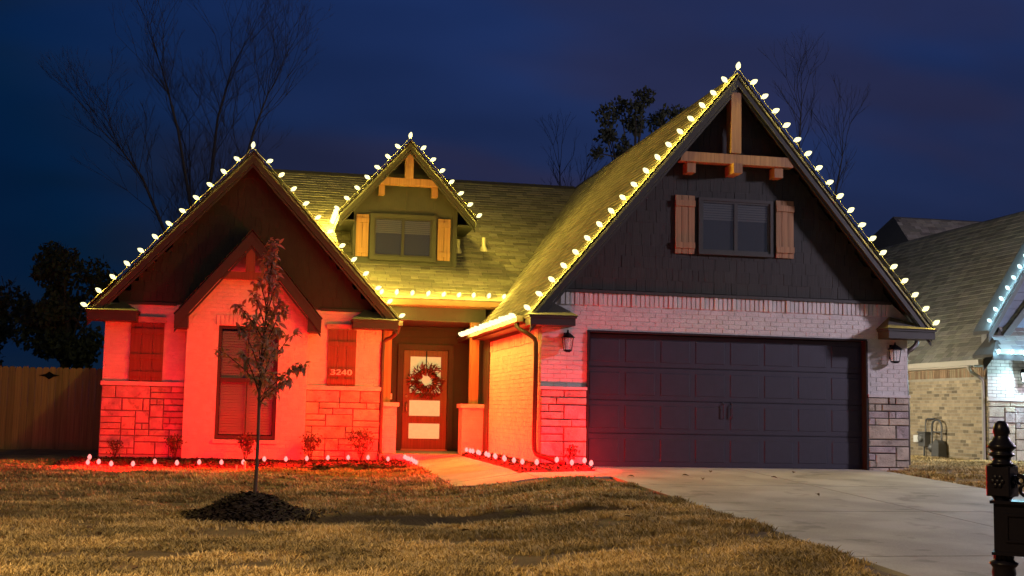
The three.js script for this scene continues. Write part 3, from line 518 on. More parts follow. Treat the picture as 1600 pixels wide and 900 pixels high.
  const br = sub('gable_bracket', house);
  mesh('king_post', box(-1.64, -1.47, 5.8, 6.32, dz + 0.14, dz + 0.32), mat.cedar, br); mesh('tie_beam', prism([[-2.16, 5.66], [-0.94, 5.66], [-1.0, 5.8], [-2.09, 5.8]], dz + 0.15, dz + 0.31), mat.cedar, br);
  for (const x of [-2.1, -1.0]) mesh('corbel', box(x - 0.06, x + 0.06, 5.46, 5.658, dz + 0.02, dz + 0.22), mat.cedar, br);
  // porch: beam, ceiling, posts on brick pedestals, floor, dark walls
  const po = sub('porch', house);
  mesh('beam', [box(-2.085, -0.005, 2.83, 3.1, -5.24, -5.06), box(-2.085, -0.005, 2.83, 2.86, -5.06, -5.045)], mat.board, po);
  mesh('ceiling', box(-2.085, -0.005, 2.84, 2.88, -6.99, -5.24), mat.board, po);
  mesh('eave', [box(-2.28, 0.32, 3.12, 3.22, -4.8, -4.74), box(-2.28, 0.32, 3.1, 3.125, -5.06, -4.8)], M(0.16, 0.075, 0.035, 0.5), po);
  mesh('floor', box(-2.085, -0.005, -0.2, 0.205, -6.99, -4.72), mat.concrete, po);
  const dw = sub('porch_wall', house);
  mesh('wall', [box(-2.085, -0.005, 0.206, 2.84, -7.15, -7.0), box(0.0, 0.1, -0.2, 2.9, -7.15, -4.625)], mat.porchBoard, dw);
  for (let z = -6.95; z < -4.7; z += 0.2) mesh('siding_board', box(-0.022, -0.001, 0.21, 2.83, z, z + 0.185), mat.porchBoard, dw);
  for (let y = 2.36; y < 2.8; y += 0.15) mesh('siding_board', box(-2.08, -0.03, y + 0.12, Math.min(y + 0.26, 2.83), -6.998, -6.975), mat.porchBoard, dw);
  for (const [a, b] of [[-2.09 + 0.004, -1.75], [-0.45, -0.026]]) {
    const p = sub('pedestal', house); mesh('shaft', box(a, b, -0.1, 1.12, -5.4, -4.97), mat.mortar, p);
    brickField(p, frontFrame(-4.97), a, b, 0.0, 1.1, () => false, mat.paint, 130); mesh('cap', [box(a - (a < -1 ? 0 : 0.04), b + (a < -1 ? 0.04 : 0.02), 1.122, 1.2, -5.44, -4.92)], mat.paint, p);
  }
  for (const [a, b] of [[-2.04, -1.87], [-0.29, -0.12]]) mesh('porch_post', box(a, b, 1.2, 2.83, -5.25, -5.08), mat.cedar, house);
  // front door
  const fd = sub('front_door', house), X0 = -1.41, X1 = -0.47, zD = -6.97;
  mesh('casing', [box(X0 - 0.13, X0 - 0.015, 0.21, 2.46, -7, zD + 0.03), box(X1 + 0.015, X1 + 0.13, 0.21, 2.46, -7, zD + 0.03), box(X0 - 0.015, X1 + 0.015, 2.34, 2.46, -7, zD + 0.03)], mat.board, fd);
  const lites = [[0.46, 0.78], [0.94, 1.27], [1.43, 2.2]], sx0 = X0 + 0.14, sx1 = X1 - 0.14;
  mesh('stile', box(X0, sx0, 0.24, 2.33, -7, zD), mat.doorWood, fd); mesh('stile', box(sx1, X1, 0.24, 2.33, -7, zD), mat.doorWood, fd);
  let yb = 0.24; for (const [a, b] of [...lites, [2.33, 0]]) { mesh('rail', box(sx0 + 0.001, sx1 - 0.001, yb, a, -7, zD - 0.002), mat.doorWood, fd); yb = b; }
  const glow = M(0.3, 0.3, 0.18, 0.45, { map: rep(grain, 3), emissive: C(0.8, 0.76, 0.28), emissiveIntensity: 0.5 });
  for (const [a, b] of lites) mesh('door_window', box(sx0 + 0.001, sx1 - 0.001, a, b, -7, zD - 0.02), glow, fd);
  mesh('handle', [tube([[X0 + 0.07, 1.02, zD], [X0 + 0.07, 1.03, zD + 0.06], [X0 + 0.07, 1.2, zD + 0.06], [X0 + 0.07, 1.22, zD]], 0.012, 10, 6), lathe([[0.03, 0], [0.028, 0.02], [0, 0.024]], 10).rotateX(Math.PI / 2).translate(X0 + 0.07, 1.35, zD)], M(0.5, 0.4, 0.3, 0.35, { metalness: 0.8 }), fd);
  mesh('threshold', box(X0 - 0.02, X1 + 0.02, 0.206, 0.238, -7, zD + 0.08), M(0.35, 0.25, 0.15, 0.5), fd);
  mesh('doorbell', [box(-1.68, -1.64, 1.28, 1.4, -7, -6.98), lathe([[0.022, 0], [0.02, 0.012], [0, 0.016]], 10).rotateX(Math.PI / 2).translate(-1.66, 1.34, -6.98)], M(0.8, 0.8, 0.76, 0.4), house);
}
// ---------------------------------------------------------------- string lights
const bulbGeo = lathe([[0.001, 0.105], [0.014, 0.096], [0.028, 0.07], [0.034, 0.045], [0.03, 0.02], [0.016, 0.006], [0.012, -0.012], [0.001, -0.014]], 10).scale(1.2, 1.15, 1.2);
const glowYellow = M(0.03, 0.03, 0.02, 0.5, { emissive: C(1, 0.95, 0.5), emissiveIntensity: 1.7 }), glowCool = M(0.03, 0.03, 0.03, 0.5, { emissive: C(0.72, 1, 1), emissiveIntensity: 1.7 }), glowRed = M(0.04, 0.002, 0.002, 0.5, { emissive: C(1, 0.25, 0.23), emissiveIntensity: 1.9 });
function pointLight(parent, p, color, power, size = 1) { const l = new THREE.PointLight(C(...color), power, 0, 2); l.position.set(...p); l.castShadow = true; l.shadow.radius = size; l.shadow.mapSize.set(128, 128); parent.add(l); return l; }
function stringLights(label, group, pts, m, color, power) { // pts: [x, y, z, direction the bulb points]
  const t = thing('string_lights', label, 'string lights', pts[0].slice(0, 3), 0, group), o = pts[0], r = rng(pts.length * 7 + 1);
  const loc = pts.map(([x, y, z, d]) => [x - o[0], y - o[1], z - o[2], d]);
  const path = []; loc.forEach(([x, y, z], i) => { path.push([x, y, z]); const n = loc[i + 1]; if (n) path.push([(x + n[0]) / 2, (y + n[1]) / 2 - 0.012 - 0.02 * r(), (z + n[2]) / 2 + 0.004]); });
  mesh('cord', tube(path, 0.0055, path.length * 2, 4), mat.cord, t);
  for (const [x, y, z, d] of loc) {
    const v = new THREE.Vector3(...d).add(new THREE.Vector3((r() - 0.5) * 0.3, (r() - 0.5) * 0.3, (r() - 0.5) * 0.3)).normalize();
    const b = mesh('bulb', bulbGeo, m, t); b.position.set(x, y, z); b.quaternion.setFromUnitVectors(new THREE.Vector3(0, 1, 0), v);
    pointLight(t, [x + v.x * 0.045, y + v.y * 0.045, z + v.z * 0.045], color, power * (0.9 + 0.2 * r()));
  }
  return t;
}
const rake = (ax, ay, half, slope, z, n, sgn, from = 0) => { const out = [], c = 1 / Math.hypot(1, slope); for (let i = from; i <= n; i++) { const d = half * i / n; out.push([ax + sgn * (d + 0.03 * slope * c), ay - slope * d + 0.06, z, i === 0 ? [0.15, 1, 0.25] : [sgn * 0.9, 0.5, 0.3]]); } return out; };
const Y = [glowYellow, LIGHT.yellow, LIGHT.yellowPower];
stringLights('yellow string lights up both slopes of the left gable', null, [...rake(Lw.ax, Lw.ay, Lw.half, Lw.s, Lw.zF + 0.012, 12, -1).reverse(), ...rake(Lw.ax, Lw.ay, Lw.half, Lw.s, Lw.zF + 0.012, 12, 1, 1)], ...Y);
{
  const e = []; for (let z = -7.3; z < -5.75; z += 0.2) e.push([-1.55 - 1.42, 5.03, z, [-0.7, 0.7, 0.1]]);
  stringLights('yellow string lights outlining the small dormer gable and its left eave', null, [...e, ...rake(-1.55, 6.58, 1.4, 1.125, -5.63, 7, -1).reverse(), ...rake(-1.55, 6.58, 1.4, 1.125, -5.63, 7, 1, 1)], Y[0], Y[1], Y[2] * 1.7);
}
stringLights('short level row of yellow string lights along the porch eave', null, Array.from({ length: 9 }, (_, i) => [lerp(-2.16, 0.27, i / 8), 3.3, -4.66, [0.2, 0.7, 0.7]]), Y[0], Y[1], Y[2] * 0.75);
{
  const e = []; for (let z = -4.9; z < 0.25; z += 0.3) e.push([G.ax - G.half - 0.215, 2.55, z, [-0.85, 0.35, 0.1]]);
  stringLights('yellow string lights along the garage eave above the orange lit side wall', null, e, Y[0], Y[1], Y[2] * 0.33);
  stringLights('longest yellow string lights, climbing both slopes of the tall garage gable', null, [...rake(G.ax, G.ay, G.half, G.s, G.zF + 0.012, 18, -1).reverse(), ...rake(G.ax, G.ay, G.half, G.s, G.zF + 0.012, 18, 1, 1)], Y[0], Y[1], Y[2] * 0.72);
}
// red bulbs on stakes
const stakeBulb = bulbGeo.clone().scale(0.82, 0.72, 0.82);
function stakeLight() {
  const t = thing('stake_light', '', 'stake light', [0, 0, 0], 0, 'red stake lights round the flower beds');
  mesh('stake', [limb([0, -0.05, 0], [0, 0.05, 0], 0.005, 0.009, 6), lathe([[0.001, 0.045], [0.016, 0.046], [0.017, 0.068], [0.001, 0.07]], 8)], M(0.02, 0.04, 0.02, 0.6), t);
  const b = mesh('bulb', stakeBulb, glowRed, t); b.position.y = 0.072;
  pointLight(t, [0, 0.115, 0], LIGHT.red, LIGHT.redPower);
  return t;
}
const ORD = ['first', 'second', 'third', 'fourth', 'fifth', 'sixth', 'seventh', 'eighth', 'ninth', 'tenth', 'eleventh', 'twelfth', 'thirteenth', 'fourteenth', 'fifteenth', 'sixteenth', 'seventeenth', 'eighteenth'];
{
  const proto = stakeLight(); let first = true; const r = rng(9);
  const put = (x, z, y, label) => { const o = first ? proto : proto.clone(); if (!first) { o.name = numbered('stake_light'); scene.add(o); } first = false; o.position.set(x, y, z); o.rotation.set((r() - 0.5) * 0.22, r() * 6, (r() - 0.5) * 0.22); o.userData = { ...o.userData, label }; };
  const A = [[-7.12, -2.35], [-7.16, -2.85], [-6.97, -2.5], [-6.73, -2.2], [-6.39, -2.22], [-6.07, -2.64], [-5.69, -2.4], [-5.35, -2.68], [-4.97, -2.6], [-4.61, -2.65], [-4.25, -2.95], [-3.89, -2.9], [-3.52, -3.1], [-3.15, -3.3], [-2.76, -3.55], [-2.39, -3.75], [-2.06, -3.3], [-1.74, -3.35]];
  A.forEach(([x, z], i) => put(x, z, Math.max(bedY(x, z), groundY(x, z)), `glowing red stake light, ${ORD[i]} from the left before the left gable wall`));
  [-4.62, -4.42, -4.18, -3.92, -3.5, -3.1, -2.72].forEach((z, i) => put(-1.61, z, bedY(-1.66, z), `glowing red stake light at the left edge of the front walk, ${ORD[i]} from the porch`));
  [-4.3, -3.9, -3.5, -3.1, -2.7, -2.3, -1.85, -1.5, -1.15, -0.7, -0.35, 0.1].forEach((z, i) => put(-0.46 + 0.03 * Math.sin(i * 3), z, bed2Y(-0.45, z), `glowing red stake light at the right edge of the front walk, ${ORD[i]} from the porch`));
  [[-0.4, 0.6], [-0.21, 0.74], [0.12, 0.62], [0.34, 0.76], [0.56, 0.62], [0.63, 0.78]].forEach(([x, z], i) => put(x, z, bed2Y(x, z), `glowing red stake light before the garage corner, ${ORD[i]} from the left`));
}
// ---------------------------------------------------------------- lanterns, wreath
function wallLantern(x, y, z, label, m, body = mat.metalBlack) {
  const t = thing('wall_lantern', label, 'lantern', [x, y, z], 0, null); t.scale.setScalar(0.84); const w = 0.085, d = 0.14;
  mesh('back_plate', box(-0.05, 0.05, -0.02, 0.26, 0, 0.02), body, t);
  mesh('arm', [box(-0.012, 0.012, 0.2, 0.225, 0.02, d), box(-0.012, 0.012, 0.225, 0.26, d - 0.03, d)], body, t);
  const cone = (r0, r1, y0, y1) => muv(new THREE.CylinderGeometry(r1 * 1.414, r0 * 1.414, y1 - y0, 4, 1).rotateY(Math.PI / 4).translate(0, (y0 + y1) / 2, d));
  mesh('cap', [cone(w * 1.25, w * 0.35, 0.17, 0.25), cone(w * 1.28, w * 1.25, 0.158, 0.17), lathe([[0.025, 0.25], [0.014, 0.275], [0.02, 0.29], [0.001, 0.315]], 8).translate(0, 0, d)], body, t);
  const f = []; for (const [a, b] of [[-1, -1], [1, -1], [1, 1], [-1, 1]]) f.push(limb([a * w * 0.72, -0.07, d + b * w * 0.72], [a * w, 0.158, d + b * w], 0.008, 0.008, 4));
  f.push(cone(w * 0.76, w * 0.8, -0.09, -0.07), cone(w * 0.4, w * 0.74, -0.115, -0.09)); mesh('cage', f, body, t);
  for (let k = 0; k < 4; k++) { const g = slab([[-w * 0.7, -0.07, 0], [w * 0.7, -0.07, 0], [w * 0.96, 0.157, w * 0.26], [-w * 0.96, 0.157, w * 0.26]], 0.001).translate(0, 0, w * 0.72).rotateY(k * Math.PI / 2).translate(0, 0, d); mesh('glass_panel', g, m, t); }
  mesh('candle_bulb', lathe([[0.014, -0.07], [0.014, 0.0], [0.022, 0.03], [0.014, 0.07], [0.001, 0.09]], 8).translate(0, 0, d), mat.white, t);
  return t;
}
const seeded = new THREE.MeshPhysicalMaterial({ color: 0xffffff, transmission: 0.85, thickness: 0, roughness: 0.25, ior: 1.5 });
wallLantern(0.4, 2.12, 0.02, 'unlit black wall lantern on the red lit brick left of the garage door', seeded);
wallLantern(6.08, 2.1, 0.02, 'unlit black wall lantern on the pale brick right of the garage door', seeded);
function leafGeo(L, w, fold = 0.25, droop = 0.2) { // a folded pointed blade
  const P = [], n = 4, row = []; for (let i = 0; i <= n; i++) { const t = i / n, h = w * Math.sin(Math.PI * Math.pow(t, 0.75)) * (1 - 0.1 * t), y = -droop * L * t * t; row.push([[t * L, y, 0], [t * L, y + h * fold, h], [t * L, y + h * fold, -h]]); }
  for (let i = 0; i < n; i++) { const a = row[i], b = row[i + 1]; P.push(...a[0], ...a[1], ...b[1], ...a[0], ...b[1], ...b[0], ...a[0], ...b[0], ...b[2], ...a[0], ...b[2], ...a[2]); }
  const g = new THREE.BufferGeometry(); g.setAttribute('position', new THREE.Float32BufferAttribute(P, 3)); g.computeVertexNormals(); return g;
}
{
  const t = thing('door_wreath', 'brown and rust leaf wreath hung on the front door glass', 'wreath', [-0.93, 1.69, -6.93]), r = rng(13), parts = [[], [], []];
  mesh('ring', new THREE.TorusGeometry(0.21, 0.05, 6, 24), M(0.1, 0.05, 0.025, 0.9), t);
  mesh('hanger', box(-0.012, 0.012, 0.22, 0.63, -0.012, -0.006), mat.metalBlack, t);
  const lg = leafGeo(0.13, 0.03), o = new THREE.Object3D();
  for (let i = 0; i < 420; i++) { const a = r() * 6.283, rr = 0.205 + (r() - 0.5) * 0.24; o.position.set(Math.cos(a) * rr, Math.sin(a) * rr, 0.02 + r() * 0.05); o.rotation.set((r() - 0.5) * 1.4, (r() - 0.5) * 1.2, a + (r() - 0.4) * 1.7); o.updateMatrix(); parts[i % 3].push(lg.clone().applyMatrix4(o.matrix)); }
  [[0.2, 0.06, 0.03], [0.12, 0.055, 0.02], [0.3, 0.13, 0.09]].forEach((c, k) => { mesh('leaves', parts[k], M(...c, 0.8, { side: THREE.DoubleSide }), t).userData.kind = 'stuff'; });
}
// ---------------------------------------------------------------- fence
{
  const z = -10.5, t = thing('wooden_fence', 'cedar privacy fence of dog-eared pickets left of the house', 'fence', [-7.3, -0.08, z]), r = rng(17);
  for (let k = 0; k < 48; k++) { const x = -0.155 - k * 0.146, w = 0.07, h = 1.95 + (r() - 0.5) * 0.02; mesh('picket', prism([[x - w, 0.03], [x + w, 0.03], [x + w, h - 0.035], [x + w - 0.03, h], [x - w + 0.03, h], [x - w, h - 0.035]], -0.008 + (r() - 0.5) * 0.006, 0.01), mat.fence[Math.floor(r() * 3)], t); }
  for (const y of [0.25, 0.95, 1.7]) mesh('rail', box(-7.2, -0.05, y, y + 0.09, -0.05, -0.012), mat.fence[0], t);
  for (const x of [-0.15, -2.6, -5.05, -7.1]) mesh('post', box(x - 0.045, x + 0.045, -0.1, 1.82, -0.14, -0.05), mat.fence[0], t);
  mesh('ornament', prism([[-2.06, 1.76], [-1.92, 1.79], [-1.83, 1.85], [-1.74, 1.79], [-1.6, 1.76], [-1.74, 1.73], [-1.83, 1.67], [-1.92, 1.73]], 0.013, 0.03), mat.metalBlack, t);
}
// ---------------------------------------------------------------- plants
function growTwigs(out, p, d, len, r, depth, R, spread = 0.55, tips) {
  const n = 2 + (len > 1.2 ? 1 : 0); let q = p.clone(), dir = d.clone();
  for (let i = 0; i < n; i++) { const e = q.clone().addScaledVector(dir, len / n); out.push(limb(q.toArray(), e.toArray(), r * (1 - 0.4 * i / n), r * (1 - 0.4 * (i + 1) / n), r > 0.03 ? 6 : 3)); q = e; dir.add(new THREE.Vector3((R() - 0.5) * 0.25, 0.05 + (R() - 0.5) * 0.15, (R() - 0.5) * 0.25)).normalize(); if (depth > 0 && i < n - 1 && R() < 0.75) growTwigs(out, q, dir.clone().add(new THREE.Vector3((R() - 0.5) * 1.7, R() * 0.5, (R() - 0.5) * 1.7)).normalize(), len * (0.45 + 0.2 * R()), r * 0.5, depth - 1, R, spread, tips); }
  if (depth <= 0) { tips && tips.push(q); return; }
  const k = 2 + (R() < 0.5 ? 1 : 0);
  for (let i = 0; i < k; i++) growTwigs(out, q, dir.clone().add(new THREE.Vector3((R() - 0.5) * 2 * spread, (R() - 0.25) * 0.4, (R() - 0.5) * 2 * spread)).normalize(), len * (0.55 + 0.2 * R()), Math.max(r * 0.6, 0.0035), depth - 1, R, spread, tips);
}
function limbPath(out, pts, r0, r1) { for (let i = 0; i < pts.length - 1; i++) out.push(limb(pts[i], pts[i + 1], lerp(r0, r1, i / (pts.length - 1)), lerp(r0, r1, (i + 1) / (pts.length - 1)), 8)); }
function bareTree(label, base, trunk, limbs, seed, depth = 4, twig = 1.3) {
  const t = thing('bare_tree', label, 'tree', base), R = rng(seed), T = [], B = [], rel = (p) => [p[0] - base[0], p[1] - base[1], p[2] - base[2]];
  limbPath(T, [[0, -0.3, 0], ...trunk.map(rel)], 0.22, 0.15); mesh('trunk', T, mat.bark, t);
  for (const l of limbs) {
    const p = l.map(rel); limbPath(B, p, 0.085, 0.02);
    for (let i = 0; i < p.length - 1; i++) for (let k = 0; k < 8; k++) { const a = new THREE.Vector3(...p[i]).lerp(new THREE.Vector3(...p[i + 1]), R()), d = new THREE.Vector3(...p[i + 1]).sub(new THREE.Vector3(...p[i])).normalize().add(new THREE.Vector3((R() - 0.5) * 1.8, R() * 0.4, (R() - 0.5) * 1.8)).normalize(); growTwigs(B, a, d, twig * (0.5 + 0.7 * R()), 0.014, depth - 2, R); }
    const e = new THREE.Vector3(...p[p.length - 1]), d = e.clone().sub(new THREE.Vector3(...p[p.length - 2])).normalize(); for (let k = 0; k < 3; k++) growTwigs(B, e, d.clone().add(new THREE.Vector3((R() - 0.5) * 0.7, 0.1, (R() - 0.5) * 0.7)).normalize(), twig, 0.016, depth - 1, R);
  }
  mesh('crown', B, mat.bark, t); return t;
}
bareTree('big bare tree spreading many thin branches behind the left gable', [-6.2, -0.2, -24.3], [[-6.3, 2.4, -24.3], [-6.5, 4.4, -24.2]], [
  [[-6.5, 4.2, -24.2], [-6.9, 7.2, -24.2], [-7.6, 10.6, -24], [-8.2, 12.6, -23.6]], [[-6.5, 4.4, -24.2], [-6.5, 8, -24.4], [-6.3, 11.2, -24.6], [-5.9, 13, -24.6]],
  [[-6.4, 4.1, -24.2], [-5.7, 7.6, -23.9], [-5, 10.6, -23.4], [-4.6, 11.8, -23.2]], [[-6.4, 3.6, -24.2], [-7.6, 6.4, -24.5], [-8.8, 9, -24.9], [-9.6, 10, -25]], [[-6.5, 4.4, -24.2], [-7.1, 7, -25.4], [-7.3, 10, -26.4]]], 201, 5, 1.5);
bareTree('tall thin bare tree far behind the garage ridge on the right', [16.2, -0.2, -24], [[16.1, 3, -24], [16, 5.6, -24]], [
  [[16, 5.4, -24], [15.7, 8.6, -24], [15.5, 11.4, -24], [15.6, 13, -24]], [[16, 5.6, -24], [16.6, 8.6, -23.6], [16.9, 11, -23.2]], [[16, 5, -24], [15, 8, -24.4], [14.6, 10.4, -24.8]]], 207, 4, 1.3);
bareTree('slender bare tree far behind the dip between the two roofs', [7.4, -0.2, -28.8], [[7.4, 4, -28.8], [7.4, 6.4, -28.8]], [[[7.4, 6, -28.8], [7.3, 8.8, -28.8], [7.2, 11, -28.8]], [[7.4, 6.2, -28.8], [7.8, 8.6, -28.6], [8, 10, -28.4]]], 211, 4, 1);
function leafyTree(name, label, base, trunkTop, clumps, seed, n, size, color) { // clumps: [x, y, z, radius] leaves gather in
  const t = thing(name, label, 'tree', base), R = rng(seed), T = [], Lf = [], o = new THREE.Object3D(), rel = (p) => [p[0] - base[0], p[1] - base[1], p[2] - base[2]];
  limbPath(T, [[0, -0.3, 0], rel(trunkTop).map((v, i) => v * (i === 1 ? 0.55 : 0.4)), rel(trunkTop)], 0.16, 0.07);
  for (const c of clumps) { const q = rel(c), s = rel(trunkTop).map((v, i) => v * lerp(0.45, 0.98, R())); limbPath(T, [s, s.map((v, i) => (v + q[i]) / 2 + (R() - 0.5) * 0.2), q], 0.05, 0.015); for (let k = 0; k < 6; k++) growTwigs(T, new THREE.Vector3(...q), new THREE.Vector3(R() - 0.5, R() - 0.3, R() - 0.5).normalize(), c[3] * 0.7, 0.012, 1, R); }
  mesh('trunk', T, mat.bark, t);
  const lg = leafGeo(size, size * 0.3), tot = clumps.reduce((a, c) => a + c[3] ** 2, 0);
  for (const c of clumps) { const q = rel(c), m = Math.round(n * c[3] ** 2 / tot); for (let i = 0; i < m; i++) { const a = R() * 6.283, b = Math.acos(2 * R() - 1), rr = c[3] * Math.cbrt(R()) * (0.75 + 0.5 * vnoise(Math.cos(a) * 3 + 9, b * 3, seed)); o.position.set(q[0] + rr * Math.sin(b) * Math.cos(a), q[1] + rr * 0.85 * Math.cos(b), q[2] + rr * Math.sin(b) * Math.sin(a)); o.rotation.set(R() * 6, R() * 6, R() * 6); o.scale.setScalar(0.7 + R() * 0.6); o.updateMatrix(); Lf.push(lg.clone().applyMatrix4(o.matrix)); } }
  mesh('crown', Lf, M(...color, 0.8, { side: THREE.DoubleSide }), t); return t;
}
{
  const R = rng(301), cl = []; for (let i = 0; i < 26; i++) { const a = R() * 6.283, y = 2.1 + 3.3 * R(), w = 1.25 * Math.sin(Math.PI * clamp((y - 1.2) / 4.9)); cl.push([-9.75 + Math.cos(a) * w * R() ** 0.5, y, -16.6 + Math.sin(a) * w * R() ** 0.5, 0.35 + 0.25 * R()]); }
  leafyTree('evergreen_tree', 'dark rounded evergreen tree standing behind the fence', [-9.75, -0.2, -16.6], [-9.75, 4, -16.6], cl, 303, 5200, 0.15, [0.035, 0.045, 0.02]);
  const c2 = []; for (let i = 0; i < 22; i++) { const a = R() * 6.283, y = 1.6 + 2.9 * R(); c2.push([-12.3 + Math.cos(a) * 1.2 * R(), y, -18.4 + Math.sin(a) * R(), 0.4 + 0.3 * R()]); }
  leafyTree('evergreen_tree', 'dark bushy tree at the left edge beyond the fence', [-12.3, -0.2, -18.4], [-12.3, 3, -18.4], c2, 307, 4200, 0.16, [0.03, 0.038, 0.02]);
  const c3 = []; for (let i = 0; i < 30; i++) { const y = 8.4 + 4.3 * R(), x = 8.4 + (R() - 0.5) * (i < 18 ? 2.2 : 4.2) + 0.2 * (y - 10), m = R() < 0.6; c3.push([m ? x - 0.5 : x + 0.6, y * (m ? 0.97 : 1), -22.6 + (R() - 0.5) * 2, 0.2 + 0.28 * R()]); }
  leafyTree('oak_tree', 'tree keeping ragged clumps of dark leaves behind the garage roof', [8.6, -0.2, -22.6], [8.5, 10.6, -22.6], c3, 311, 3200, 0.16, [0.045, 0.05, 0.03]);
}
{ // sapling on the mound
  const B = [-4.37, 0.0, 4.42], t = thing('sapling', 'slender young tree with drooping reddish leaves standing in the mulch mound', 'tree', B), R = rng(401);
  const line = (y) => [0.055 * smooth(0, 3, y) * (y / 2) + 0.012 * Math.sin(y * 3), y, 0.01 * Math.sin(y * 2)], T = [], leaves = [];
  const tp = []; for (let y = -0.15; y <= 3.02; y += 0.25) tp.push(line(y)); limbPath(T, tp, 0.024, 0.005); mesh('trunk', T, M(0.09, 0.06, 0.045, 0.9, { bumpMap: rep(bumpy, 4), bumpScale: 0.006 }), t);
  const Br = [], stem = (pts, r0, nLeaf, s = 1) => { limbPath(Br, pts, r0, 0.0025); for (let i = 0; i < nLeaf * 2.7; i++) { const k = Math.pow(R(), 0.7) * (pts.length - 1), a = Math.min(Math.floor(k), pts.length - 2), p = pts[a].map((v, j) => lerp(v, pts[a + 1][j], k - a)); leaves.push([p, s]); } };
  const add = (y, dx, dy, dz, n, s) => { const o = line(y); stem([o, [o[0] + dx * 0.35, o[1] + dy * 0.45, o[2] + dz * 0.4], [o[0] + dx * 0.75, o[1] + dy * 0.85, o[2] + dz * 0.8], [o[0] + dx, o[1] + dy * 0.95, o[2] + dz]], 0.008, n, s); };
  add(1.3, -0.52, 0.42, 0.1, 13); add(1.15, 0.5, 0.42, 0.05, 24); add(1.1, 0.36, 0.3, 0.12, 16); add(1.35, 0.42, 0.62, -0.1, 10);
  add(1.2, -0.22, 0.5, 0.15, 16); add(1.25, 0.16, 0.5, 0.2, 14); add(1.45, -0.26, 0.55, 0.1, 18); add(1.5, 0.2, 0.5, -0.12, 18); add(1.55, -0.12, 0.6, -0.2, 15); add(1.0, 0.14, 0.45, -0.2, 10); add(1.6, 0.24, 0.62, 0.14, 20);
  add(1.85, -0.34, 0.4, 0.05, 18); add(1.9, 0.2, 0.42, 0.1, 16); add(2.0, -0.16, 0.4, -0.1, 14); add(2.05, 0.12, 0.45, 0.08, 16); add(2.2, -0.12, 0.36, 0.06, 12); add(2.35, 0.09, 0.34, -0.05, 14); add(2.45, -0.06, 0.4, 0.04, 14); add(2.6, 0.05, 0.36, 0.03, 14);
  stem([line(2.3), line(2.6), line(2.85), line(3.02)], 0.006, 34, 0.85); stem([line(1.2), line(1.5), line(1.8), line(2.1)], 0.006, 30);
  mesh('branches', Br, mat.bark, t);
  const geos = [leafGeo(0.085, 0.018, 0.3, 0.35), leafGeo(0.07, 0.017, 0.4, 0.2), leafGeo(0.1, 0.02, 0.2, 0.5)], ms = [[0.34, 0.16, 0.09], [0.3, 0.19, 0.1], [0.2, 0.16, 0.08], [0.48, 0.17, 0.1]].map((c) => new THREE.MeshPhysicalMaterial({ color: C(...c), roughness: 0.95, transmission: 0.35, thickness: 0, side: THREE.DoubleSide }));
  const more = [[], [], [], []], o = new THREE.Object3D();
  leaves.forEach(([p, s0], i) => {
    const high = p[1] > 2.2, k = high ? (R() < 0.6 ? 3 : 0) : Math.floor(R() * 3), one = R() < 300 / leaves.length && i < 1e4; 
    if (one && t.children.length < 302) o.copy(mesh('leaf', geos[i % 3], ms[k], t), false); 
    const l = one && t.children.length <= 302 ? t.children[t.children.length - 1] : o;
    l.position.set(p[0] + (R() - 0.5) * 0.09, p[1] + (R() - 0.5) * 0.09, p[2] + (R() - 0.5) * 0.09); l.rotation.set((R() - 0.5) * 2, R() * 6.283, 0.5 - R() * 1.7); l.scale.setScalar(s0 * (0.75 + 0.6 * R()));
    if (l === o) { o.updateMatrix(); more[k].push(geos[i % 3].clone().applyMatrix4(o.matrix)); }
  });
  more.forEach((g, k) => { if (g.length) mesh('leaves', g, ms[k], t).userData.kind = 'stuff'; });
}
function shrub(x, z, y, h, label, seed, n = 260) {
  const t = thing('shrub', label, 'shrub', [x, y, z], 0, null), R = rng(seed), S = [], tips = []; 
  for (let k = 0; k < 9; k++) growTwigs(S, new THREE.Vector3((R() - 0.5) * 0.05, 0, (R() - 0.5) * 0.05), new THREE.Vector3((R() - 0.5) * 0.8, 1, (R() - 0.5) * 0.8).normalize(), h * 0.45, 0.006, 2, R, 0.5, tips);
  mesh('stems', S, mat.bark, t); const o = new THREE.Object3D(), lg = leafGeo(0.05, 0.014), L = [];
  for (let i = 0; i < n; i++) { const p = tips[Math.floor(R() * tips.length)]; o.position.set(p.x + (R() - 0.5) * 0.09, p.y + (R() - 0.6) * 0.14, p.z + (R() - 0.5) * 0.09); o.rotation.set(R() * 6, R() * 6, R() * 6); o.updateMatrix(); L.push(lg.clone().applyMatrix4(o.matrix)); }
  mesh('foliage', L, M(0.08, 0.06, 0.03, 0.75, { side: THREE.DoubleSide }), t);
}
shrub(-6.95, -4.5, bedY(-6.95, -4.5), 0.34, 'tiny low shrub at the far left foot of the stone', 501, 70);
shrub(-5.85, -4.25, bedY(-5.85, -4.25), 0.44, 'small twiggy shrub left of the bay with the tall window', 503);
shrub(-4.6, -4.0, bedY(-4.6, -4.0), 0.46, 'small twiggy shrub under the tall window behind the sapling trunk', 505);
shrub(-3.42, -4.3, bedY(-3.42, -4.3), 0.48, 'small bushy shrub right of the bay with the tall window', 507);
shrub(-2.45, -4.45, bedY(-2.45, -4.45), 0.58, 'upright twiggy shrub before the stone beside the left downspout', 509);
shrub(0.42, 0.35, bed2Y(0.42, 0.35), 0.3, 'small twiggy shrub at the red lit garage corner', 511, 90);
